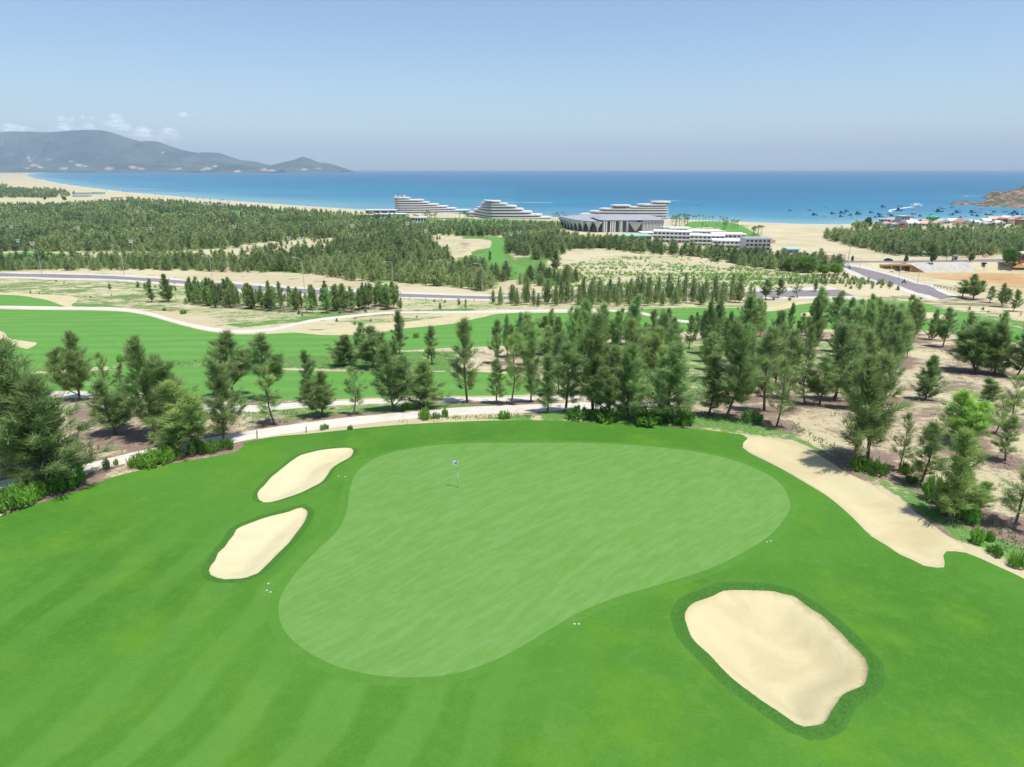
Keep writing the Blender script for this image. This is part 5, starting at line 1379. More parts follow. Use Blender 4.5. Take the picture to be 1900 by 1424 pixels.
    # resort blocks
    for (a, b, yb, yt, dp, fl, by, wl, rf, yaw, lab) in [
        (1150,1209,447,437.5,16,1,5,'bluew','mint',.05,'long shed with a mint green roof left of the resort blocks'),
        (1190,1212,441,431.5,10,2,4,'white','white2',.05,'small white house left of the resort blocks'),
        (1212,1279,452,429.5,13,3,9,'white','white2',-.28,'resort block with long balconies, leftmost of four'),
        (1231,1281,436,423.5,14,2,7,'cream','white2',-.05,'upper resort block with square windows behind the leftmost one'),
        (1280,1341,458,437,13,3,8,'white','white2',-.26,'resort block second from the left'),
        (1282,1338,446,429,14,2,6,'cream','white2',-.05,'upper resort block behind the second one'),
        (1323,1384,462,446.5,13,2,8,'white','white2',-.24,'resort block third from the left'),
        (1326,1382,452,434.5,14,2,7,'cream','white2',-.04,'upper resort block with reddish openings behind the third one'),
        (1382,1428,466,443,13,3,6,'white','roofgrey',-.05,'resort block at the right end with three storeys of balconies')]:
        bld('resort_block', lab, 'building', a, b, yb, yt, dp, fl, by, wl, rf, yaw, 'low white resort blocks before the beach')
    for a, b, yb, yt, lab in [(1230,1241,441,422,'pale green stair tower of the leftmost resort block'),(1281,1297,447,429,'pale green stair tower of the second resort block'),(1324,1344,454,435,'pale green stair tower of the third resort block'),(1381,1392,460,441.5,'white stair tower of the right-hand resort block')]:
        bld('stair_tower', lab, 'tower', a, b, yb, yt, 7, 1, 3, 'mintw', 'mintw', 0, 'stair towers of the resort blocks', .1)
    # far left sheds
    for a, b, yb, yt, wl, rf, lab in [(2,14,351,347.5,'bluew','tin','small shed at the far left by the bay'),(18,44,351.5,347.5,'bluew','white2','long white-roofed shed at the far left by the bay'),(138,165,362,357.5,'mintw','tin','pale grey shed left of its twin by the far beach'),(134,164,366,362.5,'mintw','tin','low pale shed in front of the far beach sheds'),(166,190,361.5,357,'mintw','mint','pale green shed right of its twin by the far beach'),(66,88,364.5,362,'bluew','tin','distant grey shed on the sand strip'),
            (372,398,383,379.5,'mintw','tin','left low beach house behind the wood'),(402,430,385.5,381.5,'mintw','tin','right low beach house behind the wood'),(206,222,370,366,'cream','pinkr','pink-roofed beach house in the far strip')]:
        bld('beach_shed', lab, 'shed', a, b, yb, yt, 14, 1, 1, wl, rf, 0, 'sheds along the far beach', windows=False)
    bld('site_shed', 'cyan-roofed shed in the wood right of the resort blocks', 'shed', 1462, 1482, 470, 462, 8, 1, 2, 'bluew', 'cyanr', 0, None)
    bld('brick_hut', 'dark brick hut cut by the right edge beside the excavators', 'hut', 1892, 1915, 488, 470, 8, 1, 2, 'brick', 'tin', 0, None)
    bld('utility_box', 'grey green utility box beside the beach road', 'utility box', 1769, 1776, 485, 474, 1.8, 1, 1, 'conc', 'conc', 0, None, .1)
    bld('road_kiosk', 'yellowish kiosk under the trees beyond the beach road', 'kiosk', 1709, 1720, 474.5, 470, 3, 1, 2, 'cream', 'tin', 0, None, .3)

HOUSES = [(1633,1650,420,407,'bluew','tin',0,'grey two-storey house at the left end of the village'),(1670,1687,419,401,'bluew','tin',0,'tall windowless grey tower house in the village'),(1655,1669,415,408,'cream','pinkr',1,'small pink-roofed house between grey house and tower'),
 (1630,1642,417,413,'cream','pinkr',1,'low orange-roofed house at the left end of the village'),(1644,1656,423,415,'cream','pinkr',1,'pink-roofed house at the front left of the village'),(1657,1668,424,416,'bluew','tin',1,'grey gabled house left of the brick one'),(1668,1680,424,414.5,'brick','brick',0,'small red brick house at the front of the village'),
 (1677,1698,418,411,'cream','pinkr',1,'wide house with pale pink roof right of the tower house'),(1684,1704,423,414,'white','white2',1,'white-roofed house in the front row right of the brick one'),(1698,1712,417,411,'white','tin',1,'pale-roofed house in the second row of the village'),
 (1704,1722,421,414.5,'cream','pinkr',1,'pinkish house left of the vivid green one'),(1723,1738,413.5,403.5,'vgreen','vgreen',0,'vivid green cubic house at the water'),(1734,1743,413,402,'lime','lime',0,'lime green house attached to the vivid green cube'),(1738,1750,419,413.5,'cream','pinkr',1,'small pink-roofed house below the lime green one'),
 (1746,1762,417,410.5,'white','tin',1,'grey-roofed house right of the lime green one'),(1760,1774,415,409.5,'cream','white2',1,'cream house with a white roof near the shore'),(1773,1786,414.5,408.5,'white','pinkr',1,'pale house with a pinkish roof near the shore'),(1783,1794,419,411.5,'white','terra',1,'house with a bright terracotta roof'),
 (1803,1816,418,409,'white','white2',0,'white cubic house amid dark trees'),(1812,1822,421,412,'bluew','white2',1,'white gable at the wood edge'),(1824,1838,418,409,'cream','white2',1,'large white roof left of the pink long roof'),(1836,1858,416,406.5,'cream','pinkr',1,'long pink-roofed hall in the right of the village'),
 (1858,1868,417,406.5,'brick','terra',1,'narrow terracotta house beside the long pink roof'),(1866,1878,413,404,'white','white2',1,'white-roofed house near the right shore'),(1876,1888,416,407,'cream','pinkr',1,'salmon house near the right edge of the village'),(1886,1897,412,403,'white','tin',1,'pale house near the right edge of the village'),(1893,1908,419,408,'brick','terra',0,'dark terracotta house cut by the right edge'),(1850,1864,421,413.5,'white','white2',1,'low white house before the long pink roof'),(1828,1842,423,415,'cream','tin',1,'tin-roofed house at the edge of the wood'),(1715,1728,417,411,'white','pinkr',1,'low pink roof under the vivid green house')]
def build_village():
    for i, (a, b, yb, yt, wl, rf, gb, lab) in enumerate(HOUSES):
        bld('village_house', lab, 'house', a, b, yb, yt, 8 + (i * 37 % 5), 1 if yb - yt < 9 else 2, 3, wl, rf, ((i * 53 % 11) - 5) * .05, 'houses of the fishing village', .5, (yb - yt) > 6, .3, bool(gb), False)
    # rocky headland and reef
    m, t = mat('headland_rock'); v = t.obj(); n1 = t.noise(v, .03, 5, .7); n2 = t.noise(v, .10, 6, .8)
    c = t.mix(t.ramp(n2, .42, .58), G(.09,.065,.055), G(.30,.215,.16)); c = t.mix(t.math('MULTIPLY', t.ramp(n1, .48, .58), .8), c, G(.065,.085,.045))
    t.out(t.bsdf(c, .95, .1, t.bump(n2, .8, 1.5))); M['rock'] = m
    def rock(name, outline, peaks, label, n=90, rough=7.0):
        X, Y = sea_pt([p[0] for p in outline], [p[1] for p in outline]); P = catmull(np.stack([X, Y], -1), 6)
        lo, hi = P.min(0), P.max(0); nx = n; ny = max(24, int(n * .6))
        a, b = np.meshgrid(np.linspace(lo[0], hi[0], nx), np.linspace(lo[1], hi[1], ny)); a, b = a.ravel(), b.ravel()
        d = pdist(a, b, P); ins = pip(a, b, P); s = np.where(ins, d, -d)
        h = np.zeros(len(a))
        for px, py, top, r in peaks:
            x, y = sea_pt(px, py); hh = wz(top, float(y)); h = np.maximum(h, hh * np.exp(-((a - x) ** 2 + (b - y) ** 2) / (r * r)))
        z = np.where(s > 0, np.minimum(h + 2, .9 * s + .5) + rough * fbm(a / 14, b / 14, 3, 5) * np.minimum(1, s / 10), -2.0)
        g = np.arange((ny - 1) * nx).reshape(ny - 1, nx)[:, :-1].ravel(); Fq = np.stack([g, g + 1, g + 1 + nx, g + nx], -1)
        o = link(name, mesh_np(name, np.column_stack([a, b, z]), Fq, M['rock'], False)); o['kind'] = 'structure'; o['label'] = label
    rock('rocky_headland', [(1808,381),(1830,376),(1850,372),(1880,368),(1940,362),(2100,360),(2250,372),(2300,385),(2120,390),(1980,388),(1900,386.5),(1850,385),(1820,383.5)], [(1855,378,366,55),(1900,375,355.5,70),(1960,372,344,110),(2080,375,336,150),(1830,380,374,30)], 'scrubby reddish rock headland reaching into the bay from the right edge', 130)
    rock('rock_islet', [(1823,367.5),(1835,363.5),(1862,363),(1880,365.5),(1860,369),(1838,369)], [(1848,366,358.5,40),(1832,366.5,362,20),(1862,366,363,30)], 'dark low rock behind the headland', 60)
    rock('rock_reef', [(1763,379),(1775,377),(1790,376.6),(1810,377.2),(1812,379.4),(1795,380),(1775,380.6),(1765,380.8)], [(1768,379.6,376.6,7),(1780,379,377,8),(1792,378.5,375.8,8),(1806,378.6,377,8)], 'line of low rocks off the headland', 70, 2.0)

def build_small():
    # flagstick
    p = ground(850, 905)[0]; e = thing('flagstick', 'golf flagstick with a small white flag on the near green', 'golf flag', p)
    h = height_for(p, 855)
    MB().tube([(0,0,-.1),(0,0,h*.36)], .022, 8).build('pole_section', M['polem'], e); MB().tube([(0,0,h*.36),(0,0,h*.58)], .0225, 8).build('pole_section', M['polel'], e)
    MB().tube([(0,0,h*.58),(0,0,h*.78)], .022, 8).build('pole_section', M['polem'], e); MB().tube([(0,0,h*.78),(0,0,h+.02)], .0225, 8).build('pole_section', M['polel'], e)
    fl = MB(); n = 8
    for i in range(n):
        for j in range(2): pass
    V = []; fw, fh = .38, .34
    for j in (0, 1):
        for i in range(n + 1):
            u = i / n; V += [(-.03 - fw * u, .05 * math.sin(u * 6) + (.006 if j else 0), h - .0 - .03 * u), (-.03 - fw * u, .05 * math.sin(u * 6 + .5) + (.006 if j else 0), h - fh + .05 * u)]
    k = 2 * (n + 1)
    for i in range(n): fl_ = 2 * i; fl.F += [(fl_, fl_+1, fl_+3, fl_+2), (k+fl_, k+fl_+2, k+fl_+3, k+fl_+1), (fl_, fl_+2, k+fl_+2, k+fl_), (fl_+1, k+fl_+1, k+fl_+3, fl_+3)]
    fl.V = V; fl.build('flag', M['flag'], e)
    MB().box(-.25, -.08, -.03, -.022, h - .24, h - .08).build('flag_emblem', M['flagb'], e)
    MB().lathe([(.055,-.08),(.054,.004)], 16).build('cup', M['black'], e)
    p = ground(1583, 563)[0]; e = thing('flagstick', 'tiny flagstick with a white flag on the distant green at right', 'golf flag', p)
    h = height_for(p, 555); MB().tube([(0,0,0),(0,0,h)], .04, 6).build('pole', M['white2'], e); MB().add([(0,0,h),(-.8,0,h-.1),(-.8,.03,h-.6),(0,.03,h-.65),(0,.05,h),(-.8,.05,h-.1),(-.8,.08,h-.6),(0,.08,h-.65)], [(0,1,2,3),(7,6,5,4)]).build('flag', M['white2'], e)
    for i, (x, y, lab) in enumerate([(498,1083,'upper sprinkler cover left of the green below the left bunker'),(495,1096,'lower left sprinkler cover below the left bunker'),(502,1099,'lower right sprinkler cover below the left bunker'),(1066,1158,'left sprinkler cover of the pair at the lower edge of the green'),(1074,1158,'right sprinkler cover of the pair at the lower edge of the green'),(1423,1006,'left sprinkler cover of the pair right of the green'),(1430,1004,'right sprinkler cover of the pair right of the green'),(640,885,'small sprinkler cover right of the upper left bunker'),(628,884,'tiny sprinkler cover by the upper left bunker')]):
        p = ground(x, y)[0]; e = thing('sprinkler_cover', lab, 'sprinkler', p, 0, 'sprinkler covers in the turf')
        MB().lathe([(.06,-.05),(.06,.010),(.05,.014)], 14).build('rim', M['conc'], e); MB().lathe([(.025,.012),(.025,.025),(.015,.03)], 10).build('nozzle_cap', M['steel'], e)
    for x, yb, yt, lab in [(477,813,799,'short dark marker post on the cart path edge, left one'),(568,803,792,'short dark marker post on the cart path edge, right one'),(184,841,826,'broken stick standing on the brown ground at left')]:
        p = ground(x, yb)[0]; h = height_for(p, yt); o = MB().tube([(0,0,-.1),(.03,0,h*.5),(.05,0,h)], .045, 6).build('marker_post', M['wood'], None, False, p); tag(o, lab, 'post', 'small posts by the cart path')
    lamp = None
    for x, yb, yt, lab in LAMP:
        p = ground(x, yb)[0]; h = height_for(p, yt); rz = math.pi if x < 1000 else 0
        if lamp is None: lamp = make_lamp(); lamp.location = p; lamp.rotation_euler.z = rz; lamp.scale = (h/10,)*3; lamp['label'] = lab; lamp['group'] = 'street lamps'
        else: copy_thing(lamp, p, rz, lab, 'street lamps', h / 10)
    for x, yb, yt, lab in UPOLE:
        p = ground(x, yb)[0]; h = height_for(p, yt); e = thing('utility_pole', lab, 'utility pole', p, 0, 'utility poles near the beach road')
        MB().tube([(0,0,-.3),(.12*('lean' in lab)*2,0,h)], [.22,.13], 7).build('pole', M['conc'], e); MB().box(-1.1,1.1,-.08,.08,h-.9,h-.72).box(-.8,.8,-.08,.08,h-1.9,h-1.75).build('crossarm', M['conc'], e)
    fp = None
    for i, (x, y) in enumerate(FLOOD):
        p = ground(x, y + (20 if y < 410 else 24))[0]; h = height_for(p, y - 2.5)
        side = 'left of the photo' if x < 300 else ('centre left' if x < 700 else 'behind the distant fairway')
        if fp is None:
            fp = thing('floodlight_mast', '', 'floodlight', p); MB().tube([(0,0,-.3),(0,0,12)], [.2,.1], 6).build('pole', M['steel'], fp)
            MB().box(-1.7,1.7,-.08,.08,11.0,11.15).box(-1.4,1.4,-.08,.08,9.4,9.55).build('crossarm', M['steel'], fp)
            for dx, dz in ((-1.3,11.2),(1.3,11.2),(-.95,9.6),(.95,9.6)):
                MB().box(dx-.5,dx+.5,-.4,.15,dz,dz+.95).build('lamp', M['white2'], fp)
            fp['group'] = 'floodlight masts above the wood'; e = fp; fp.scale = (.8 * (.6 + .5 * (x % 7) / 6),) * 2 + (h / 12,)
        else:
            e = copy_thing(fp, p, 0, '', 'floodlight masts above the wood'); s = .8 * (.6 + .5 * ((x * 7) % 11) / 10); e.scale = (s, s, h / 12)
        e['label'] = f'white floodlight cluster on a mast standing in the distant wood'
    # palms
    rg = np.random.default_rng(9); pv = []
    for s in range(3):
        tr = MB().tube([(0,0,-.2),(.15,0,2.5),(.35,.1,5.2),(.4,.1,7)], [.2,.15,.13,.12], 6); C, Fq, off = [], [], 0; V = []
        for k in range(15):
            a = k * 2.4 + rg.normal() * .2; el = rg.uniform(-.1, 1.1); L = rg.uniform(2.2, 3); prev = None
            for j in range(6):
                u = j / 5; r = L * u * math.cos(el * (1 - .3 * u)); z = 7 + L * (math.sin(el) * u - .75 * u * u)
                c = np.array([.4 + math.cos(a) * r, .1 + math.sin(a) * r, z]); w = .42 * (math.sin(math.pi * (u * .85 + .12))); sd = np.array([-math.sin(a), math.cos(a), 0]) * w
                V += [c - sd - [0,0,.12*w], c, c + sd - [0,0,.12*w]]
                if j: q = len(V) - 6; Fq += [(q, q+3, q+4), (q, q+4, q+1), (q+1, q+4, q+5), (q+1, q+5, q+2)]
        pv.append((tr, mesh_np('crown', np.array(V), np.array(Fq), M['palm'], False, {'tone': rg.random(len(V))})))
    tms = []
    for tr, cm in pv:
        o = tr.build('trunk', M['bark'], None, True); tms.append(o.data); bpy.data.objects.remove(o)
    PAL = [(x, 412.5, 6, 'palm standing alone in the row along the beach lawn') for x in (1278,1285,1291,1297,1304,1309,1316,1322,1335)]
    PAL += [(rg.uniform(1245,1276), rg.uniform(410,420), 7, 'palm in the thicket right of the right hotel wing') for _ in range(22)]
    PAL += [(rg.uniform(1340,1374), rg.uniform(416,427), 6, 'palm in the loose group on the slope of the beach lawn') for _ in range(15)]
    PAL += [(rg.uniform(1391,1413), rg.uniform(434,441), 7, 'palm in the small group at the foot of the beach lawn') for _ in range(8)]
    PAL += [(rg.uniform(1222,1330), rg.uniform(424,430), 4, 'small palm in the row above the resort blocks') for _ in range(10)]
    PAL += [(rg.uniform(758,885), rg.uniform(403,414), 6, 'palm in the garden between left and middle hotel wings') for _ in range(26)]
    PAL += [(rg.uniform(1022,1052), rg.uniform(407,411), 6, 'palm on the beach between the middle and right wings') for _ in range(7)]
    PAL += [(x, rg.uniform(0, 2) + 352 + (x - 150) * .095, 5, 'palm in the thin row behind the far beach') for x in rg.uniform(165, 480, 14)]
    G_ = ground([p[0] for p in PAL], [p[1] for p in PAL])
    for i, ((x, y, h, lab), p) in enumerate(zip(PAL, G_)):
        e = thing('palm_tree', lab, 'palm', p, rg.uniform(0, 6.28), lab.replace('palm', 'palms', 1)[:60]); k = i % 3; s = rg.uniform(.75, 1.15) * (h / 6)
        link('trunk', tms[k], e).scale = (s,)*3; c = link('crown', pv[k][1], e); c.scale = (s,)*3
    # broad-leaved trees
    (wv, wf), (lv, lf), tone = broadleaf(3)
    tm, cm = mesh_np('trunk', wv, wf, M['bark'], True), mesh_np('crown', lv, lf, M['broadl'], False, {'tone': tone})
    BL = [(1549,511,487,30,(1.25,1.25,1),'round bright green tree at the road junction'),(1526,510,490,26,(1.15,1.2,1),'smaller round tree left of the bright one at the junction'),(1493,506,473,44,(1,1,1),'large round tree at the end of the wood strip'),(1466,503,476,36,(.9,.95,1),'round tree left of the large one at the end of the wood strip'),
          (1581,487,474,6,(.9,.9,.9),'young street tree at the junction by the beach road'),(1680,489,473,9,(.7,.7,.7),'street tree right of the parked car'),(1730,489,466,13,(.6,.62,.7),'dark street tree above the embankment'),(1801,487,468,12,(.7,.7,.6),'street tree by the red soil heap'),(1826,491,487,11,(.5,.5,.5),'low clipped hedge on the sand'),(1872,492,459,34,(.7,.75,.75),'broad dark tree beside the excavators'),
          (84,372,364,6,(.6,.6,.6),'lone dark tree on the far sand strip'),(120,373,364,9,(.6,.6,.6),'second lone dark tree on the far sand strip'),(1586,422,413,16,(.55,.6,.6),'dark round tree at the left end of the village'),(1610,424,402,16,(.55,.6,.6),'tallest dark tree left of the village'),(1706,420,407,8,(.55,.6,.6),'dark tree among the front village houses')]
    P = ground([b[0] for b in BL], [b[1] for b in BL])
    for (x, yb, yt, w, col, lab), p in zip(BL, P):
        h = max(1, height_for(p, yt)); e = thing('broadleaf_tree', lab, 'tree', p, rg.uniform(0, 6.28), 'broad-leaved trees near roads and village'); d = float(project(p)[2])
        sx = w * d / F / 5.6; a = link('trunk', tm, e); b = link('crown', cm, e); a.scale = b.scale = (sx, sx, h / 6.0); b.color = (*col, 1)
    # culvert
    p = ground(1646, 487.4)[0]; xs_ = np.full(400, p[0]); ys_ = p[1] - np.linspace(0, 30, 400); zz_ = terrain(xs_, ys_); kk = int(np.argmax(zz_ < p[2] - 3.6)); D = float(ys_[kk]) - .4; zt = p[2] - .1; zb = float(zz_[kk]) - .1; w = 57 * (D * cP + 50 * sP) / F; h = zt - zb
    e = thing('concrete_culvert', 'rusty-edged concrete culvert with three square openings under the beach road', 'culvert', (p[0], D, zb))
    MB().box(-w/2, w/2, 0, 8, h-.55, h+.15).build('top_beam', M['rust'], e)
    for k in range(4):
        a = -w/2 + k * (w - .6) / 3; MB().box(a, a+.6, -.02, 6, -.6, h-.56).build('pier', M['rust'], e)
    MB().box(-w/2+.6, w/2-.6, 4.8, 5.2, -.6, h-.6).build('inner_wall', M['wood'], e)
    MB().add([(w/2+.01,-.02,-.6),(w/2+.01,-.02,h),(w/2+7.2,-5,-.9),(w/2+.01,.6,-.6),(w/2+.01,.6,h),(w/2+7.2,-4.5,-.9)], [(0,2,1),(3,4,5),(0,1,4,3),(1,2,5,4),(2,0,3,5)]).build('wing_wall', M['rust'], e)
    for sx_, lab in ((-1, 'pale concrete slope left of the culvert'), (1, 'long pale concrete slope right of the culvert')):
        xa = sx_ * (w/2 + .3); xb = sx_ * (w/2 + (14 if sx_ < 0 else 34))
        o = MB(); q = [(p[0]+xa, D+.5, zb-1), (p[0]+xb, D+.5, zb-1), (p[0]+xb, D+5.6, zt+.1), (p[0]+xa, D+5.6, zt+.1), (p[0]+xa, D+7.4, zb-1), (p[0]+xb, D+7.4, zb-1)]
        o.add(q, [(0,1,2,3),(3,2,5,4),(0,3,4),(1,5,2),(0,4,5,1)] if sx_ > 0 else [(1,0,3,2),(2,3,4,5),(0,4,3),(1,2,5),(1,5,4,0)]).build('concrete_slope', M['conc']); 
    for o in list(bpy.data.objects):
        if o.name.startswith('concrete_slope'): tag(o, 'pale concrete slope left of the culvert' if o.data.vertices[0].co.x < p[0] else 'long pale concrete slope right of the culvert', 'retaining slope')
    # car
    p = ground(1648, 484.6)[0]; e = thing('parked_car', 'dark blue car on the beach road above the culvert', 'car', p, 0.02)
    prof = [(-2.2,.3),(-2.2,.85),(-1.9,1.0),(-1.3,1.05),(-.8,1.48),(.5,1.5),(1.2,1.05),(2.05,.9),(2.2,.6),(2.2,.3)]
    V = [(x, s * (.88 if z < 1.1 else .68), z) for s in (-1, 1) for x, z in prof]; n = len(prof)
    MB().add(V, [tuple(range(n)), tuple(range(2*n-1, n-1, -1))] + [(i, i+n, (i+1)%n+n, (i+1)%n) for i in range(n)]).build('body', M['carp'], e)
    for s in (-1, 1):
        MB().add([(-1.1, s*.86, 1.1), (-.75, s*.75, 1.42), (.45, s*.75, 1.44), (.95, s*.86, 1.1)], [(0,1,2,3)] if s < 0 else [(3,2,1,0)]).build('side_window', M['dark'], e)
        for x in (-1.35, 1.35): b = MB().lathe([(.33,-.1),(.34,0),(.33,.1)], 14).build('wheel', M['rubber'], e); b.location = (x, s*.82, .33); b.rotation_euler = (math.pi/2, 0, 0)
        MB().box(2.16, 2.23, s*.65-.15, s*.65+.15, .6, .75).build('headlight', M['white2'], e)
    # riders
    for x, y, rz, lab in [(1576,500,1.9,'motorbike coming down the diagonal road near the junction'),(1677,526,2.0,'motorbike halfway down the diagonal road')]:
        p = ground(x, y)[0]; e = thing('motorbike', lab, 'motorbike', p, rz, 'motorbikes on the diagonal road'); e.scale = (.9,)*3
        MB().tube([(-.5,0,.75),(.1,0,.8),(.5,0,.9)], [.13,.17,.1], 8).tube([(.5,0,.95),(.62,0,.35)], .04, 6).build('frame', M['black'], e)
        for xx in (-.6, .65): b = MB().lathe([(.30,-.06),(.32,0),(.30,.06)], 14).build('wheel', M['rubber'], e); b.location = (xx, 0, .31); b.rotation_euler = (math.pi/2, 0, 0)
        MB().tube([(.5,-.32,1.08),(.52,0,1.02),(.5,.32,1.08)], .025, 6).build('handlebar', M['steel'], e)
        q = thing('person', 'person in dark clothes riding the ' + lab, 'person', p, rz)
        b = MB(); b.tube([(-.12,0,.86),(-.1,0,1.1),(-.02,0,1.38),(.0,0,1.5)], [.16,.17,.19,.08], 10)
        for s in (-1, 1): b.tube([(-.02,s*.19,1.4),(.16,s*.27,1.2),(.46,s*.28,1.1)], [.06,.05,.035], 6); b.tube([(-.1,s*.1,.88),(.32,s*.18,.8),(.22,s*.17,.42),(.34,s*.17,.36)], [.10,.08,.06,.05], 6)
        b.build('clothed_body', M['cloth'], q, True); MB().lathe([(.03,1.5),(.10,1.56),(.13,1.68),(.11,1.78),(.03,1.83)], 10).build('helmet', M['boatw' if 'half' in lab else 'carp'], q, True)
    # excavators
    for x, y, rz, lab in [(1866,493,2.7,'yellow excavator left of the brick hut'),(1884,491,.5,'yellow excavator with its boom over the rubble heap')]:
        p = ground(x, y)[0]; e = thing('excavator', lab, 'excavator', p, rz, 'excavators beside the brick hut'); e.scale = (.62,) * 3
        for s in (-1, 1): MB().box(-1.9,1.9,s*1.1-.28,s*1.1+.28,0,.8).build('track', M['rubber'], e)
        MB().box(-1.9,1.5,-1.2,1.2,.85,1.9).build('chassis', M['yellow'], e); MB().box(.1,1.4,.2,1.15,1.92,3.0).build('cab', M['dark'], e)
        MB().tube([(1.2,-.3,1.7),(3.2,-.3,4.3),(5.0,-.3,3.6)], [.28,.26,.2], 6).build('boom', M['yellow'], e); MB().tube([(5.0,-.3,3.7),(5.7,-.3,1.3)], [.2,.14], 6).build('arm', M['yellow'], e)
        MB().box(5.2,6.1,-.75,.15,.3,1.2).build('bucket', M['rust'], e)
    rg = np.random.default_rng(12)
    for x, yb, w, hpx, mk, lab in [(1802,479,26,17,'soil','red brown soil heap at the edge of the beach wood'),(1656,470,12,5,'soil','small orange soil heap before the beach wood'),(1829,478,18,12,'soil','dull brown soil heap right of the red one'),(1893,495,30,8,'rust','heap of rubble under the excavators'),(1284,473,8,8,'soil','ochre soil heap among the trees below the resort blocks'),(1868,464,30,10,'bunker','bare sand mound in the beach wood')]:
        p = ground(x, yb)[0]; d = float(project(p)[2]); W_ = w * d / F; Hh = hpx * d / F * .62; V = []; nr, na = 9, 22
        for i in range(nr):
            r = i / (nr - 1)
            for k in range(na):
                a = k * 6.283 / na; rr_ = r * W_ / 2 * (1 + .25 * math.sin(a * 2 + x)); V.append((rr_ * math.cos(a), rr_ * math.sin(a) * .7, Hh * (math.cos(r * math.pi) * .5 + .5) * (1 + rg.normal() * .08) - .3 * r))
        o = MB().add(V, [(i*na+k, i*na+(k+1)%na, (i+1)*na+(k+1)%na, (i+1)*na+k)[::-1] for i in range(nr-1) for k in range(na)]).build('soil_heap', M[mk], None, False, p); tag(o, lab, 'soil heap', 'heaps near the beach road')
    # scaffold frames and rails
    for x, y, w, lab in [(1536,483,18,'rusty scaffold frames stacked left of the road junction'),(1434,452,9,'red steel frame at the end of the resort blocks')]:
        p = ground(x, y)[0]; d = float(project(p)[2]); W_ = w * d / F; b = MB()
        for k in range(6):
            xx = -W_/2 + k * W_/5; b.tube([(xx,0,-.2),(xx,0,2.4)], .09, 5); b.tube([(xx,1.6,-.2),(xx,1.6,2.4)], .09, 5)
        for z in (.8, 1.6, 2.35): b.tube([(-W_/2,0,z),(W_/2,0,z)], .08, 5); b.tube([(-W_/2,1.6,z),(W_/2,1.6,z)], .08, 5)
        e = thing('scaffold', lab, 'scaffold', p, 0, 'rusty steel frames'); b.build('frame', M['brick'], e); MB().box(-W_/2, W_/2, .2, 1.4, 1.62, 1.72).build('deck', M['rust'], e)
    a, b_ = ground([1733,1802], [534,547]); e = thing('guard_rail', 'dark rail beside the near end of the diagonal road', 'guard rail', a); v = b_ - a
    MB().tube([(0,0,1.0), tuple(v * .5 + [0,0,1.0]), tuple(v + [0,0,1.0])], .09, 5).tube([(0,0,.6), tuple(v + [0,0,.6])], .07, 5).build('rail', M['wood'], e)
    for k in range(12): q = v * k / 11; MB().tube([(q[0],q[1],q[2]-.4),(q[0],q[1],q[2]+1.05)], .07, 5).build('post', M['wood'], e)
    # bollards along the road
    c = gpoly([(640,552),(760,556.5),(880,559.5),(1010,560)]); L = catmull(c, 4.5, False); bm = None
    for q in L:
        z = float(terrain(q[0], q[1]))
        if bm is None: o = MB().tube([(0,0,-.2),(0,0,1.5)], .11, 6).build('road_post', M['steel'], None, False, (q[0], q[1], z)); bm = o
        else: o = bm.copy(); COL.objects.link(o); o.location = (q[0], q[1], z)
        tag(o, 'thin grey post in the row along the near side of the main road', 'post', 'thin posts along the main road')
def broadleaf(seed):
    rg = np.random.default_rng(seed); wood = [tube([(0,0,-.2),(.05,0,1.2),(0,.05,2.4)], [.2,.15,.11], 7)]; C, D, T = [], [], []
    for k in range(30):
        az = k * 2.4; el = rg.uniform(-.1, 1.4); r = rg.uniform(1.2, 2.1); el = rg.uniform(-.8, 1.4); c = np.array([math.cos(az) * math.cos(el) * r, math.sin(az) * math.cos(el) * r, 2.9 + math.sin(el) * r * 1.05])
        wood.append(tube([(0, .03, 1.8), c * [.5, .5, 1] - [0, 0, .8], c], [.06, .04, .015], 4)); n = 190; v = unit(rg.normal(size=(n, 3))); C.append(c + v * rg.uniform(.3, 1, (n, 1)) ** .5 * .85); D.append(unit(v + rg.normal(size=(n, 3)) * .6)); T.append(np.clip(rg.uniform(.15, .85) + rg.normal(size=n) * .12, 0, 1))
    C = np.concatenate(C); D = np.concatenate(D); n = len(C)
    return merge(wood), blades(C, D, rg.uniform(.22, .4, n), rg.uniform(.08, .14, n), rg), np.repeat(np.concatenate(T), 3)

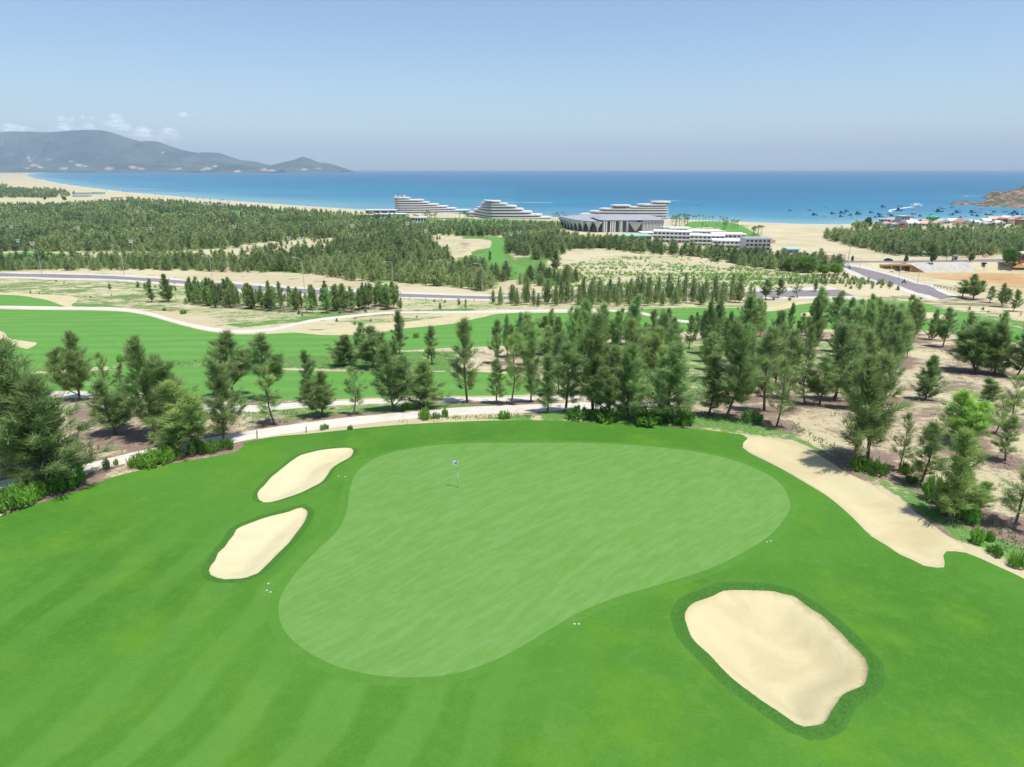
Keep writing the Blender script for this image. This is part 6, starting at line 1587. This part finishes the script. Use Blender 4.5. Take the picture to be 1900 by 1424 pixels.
CLOUDS = [(22,238,22,7),(42,241,14,5),(118,233,20,6),(108,240,14,5),(163,235,10,5),(132,239,12,4),(214,229,22,7),(235,238,16,6),(262,247,26,9),(283,255,20,6),(312,246,12,8),(326,255,14,5),(300,258,16,4),(345,214,8,4),(208,215,16,4),(118,222,16,5),(160,218,8,3)]
def build_clouds():
    m = bpy.data.materials.new('cloud'); t = NT(m)
    d0 = t.n('BsdfDiffuse'); d0.inputs[0].default_value = (1, .98, .97, 1); d1 = t.n('BsdfTranslucent'); d1.inputs[0].default_value = (1, .98, .97, 1); d = t.n('AddShader'); t.l(d0.outputs[0], d.inputs[0]); t.l(d1.outputs[0], d.inputs[1]); tr = t.n('BsdfTransparent'); fr = t.n('LayerWeight'); fr.inputs[0].default_value = .5
    nn = t.noise(t.obj(), .0022, 6, .7)
    f = t.math('MULTIPLY', t.ramp(t.math('SUBTRACT', 1.0, fr.outputs['Facing']), .0, .9), t.math('ADD', .02, t.math('MULTIPLY', t.ramp(nn, .36, .66), .10)))
    sn = t.n('SeparateXYZ'); t.l(t.n('NewGeometry').outputs['Normal'], sn.inputs[0]); f = t.math('MULTIPLY', f, t.ramp(sn.outputs[2], -.9, .3))
    mx = t.n('MixShader'); t.l(f, mx.inputs[0]); t.l(tr.outputs[0], mx.inputs[1]); t.l(d.outputs[0], mx.inputs[2]); t.out(mx.outputs[0])
    rg = np.random.default_rng(2); D = 31000
    for x, y, w, h in CLOUDS:
        X = wx(x, D, y); Z = wz(y, D); sc = D / F / cP; b = MB()
        for k in range(9):
            u = rg.uniform(-1.1, 1.1); r = h * sc * rg.uniform(.9, 1.6) * (1 - .4 * abs(u)); c = (u * w * .5 * sc, rg.uniform(-1, 1) * 500, rg.uniform(-.25, .3) * h * sc)
            n, mm = 14, 9
            V = [(c[0] + r * 1.25 * math.sin(math.pi * i / mm) * math.cos(6.283 * j / n), c[1] + r * math.sin(math.pi * i / mm) * math.sin(6.283 * j / n), c[2] + r * .85 * math.cos(math.pi * i / mm)) for i in range(mm + 1) for j in range(n)]
            b.add(V, [(i*n+j, (i+1)*n+j, (i+1)*n+(j+1)%n, i*n+(j+1)%n) for i in range(mm) for j in range(n)])
        o = b.build('cloud', m, None, True, (X, D, Z)); o['kind'] = 'structure'
def build_things():
    setup_mats(); build_hotel(); build_village(); build_boats(); build_small(); build_clouds()
# ------------------------------------------------------------------ build
nV = len(GV)
build_heroes(); build_groves(); build_forest(); build_low()
ground_masks(); print('masks', round(time.time() - T0, 1))
build_ground(); build_sea(); build_mountains()
if 'build_things' in globals(): build_things()
build_world()
print('done', round(time.time() - T0, 1))
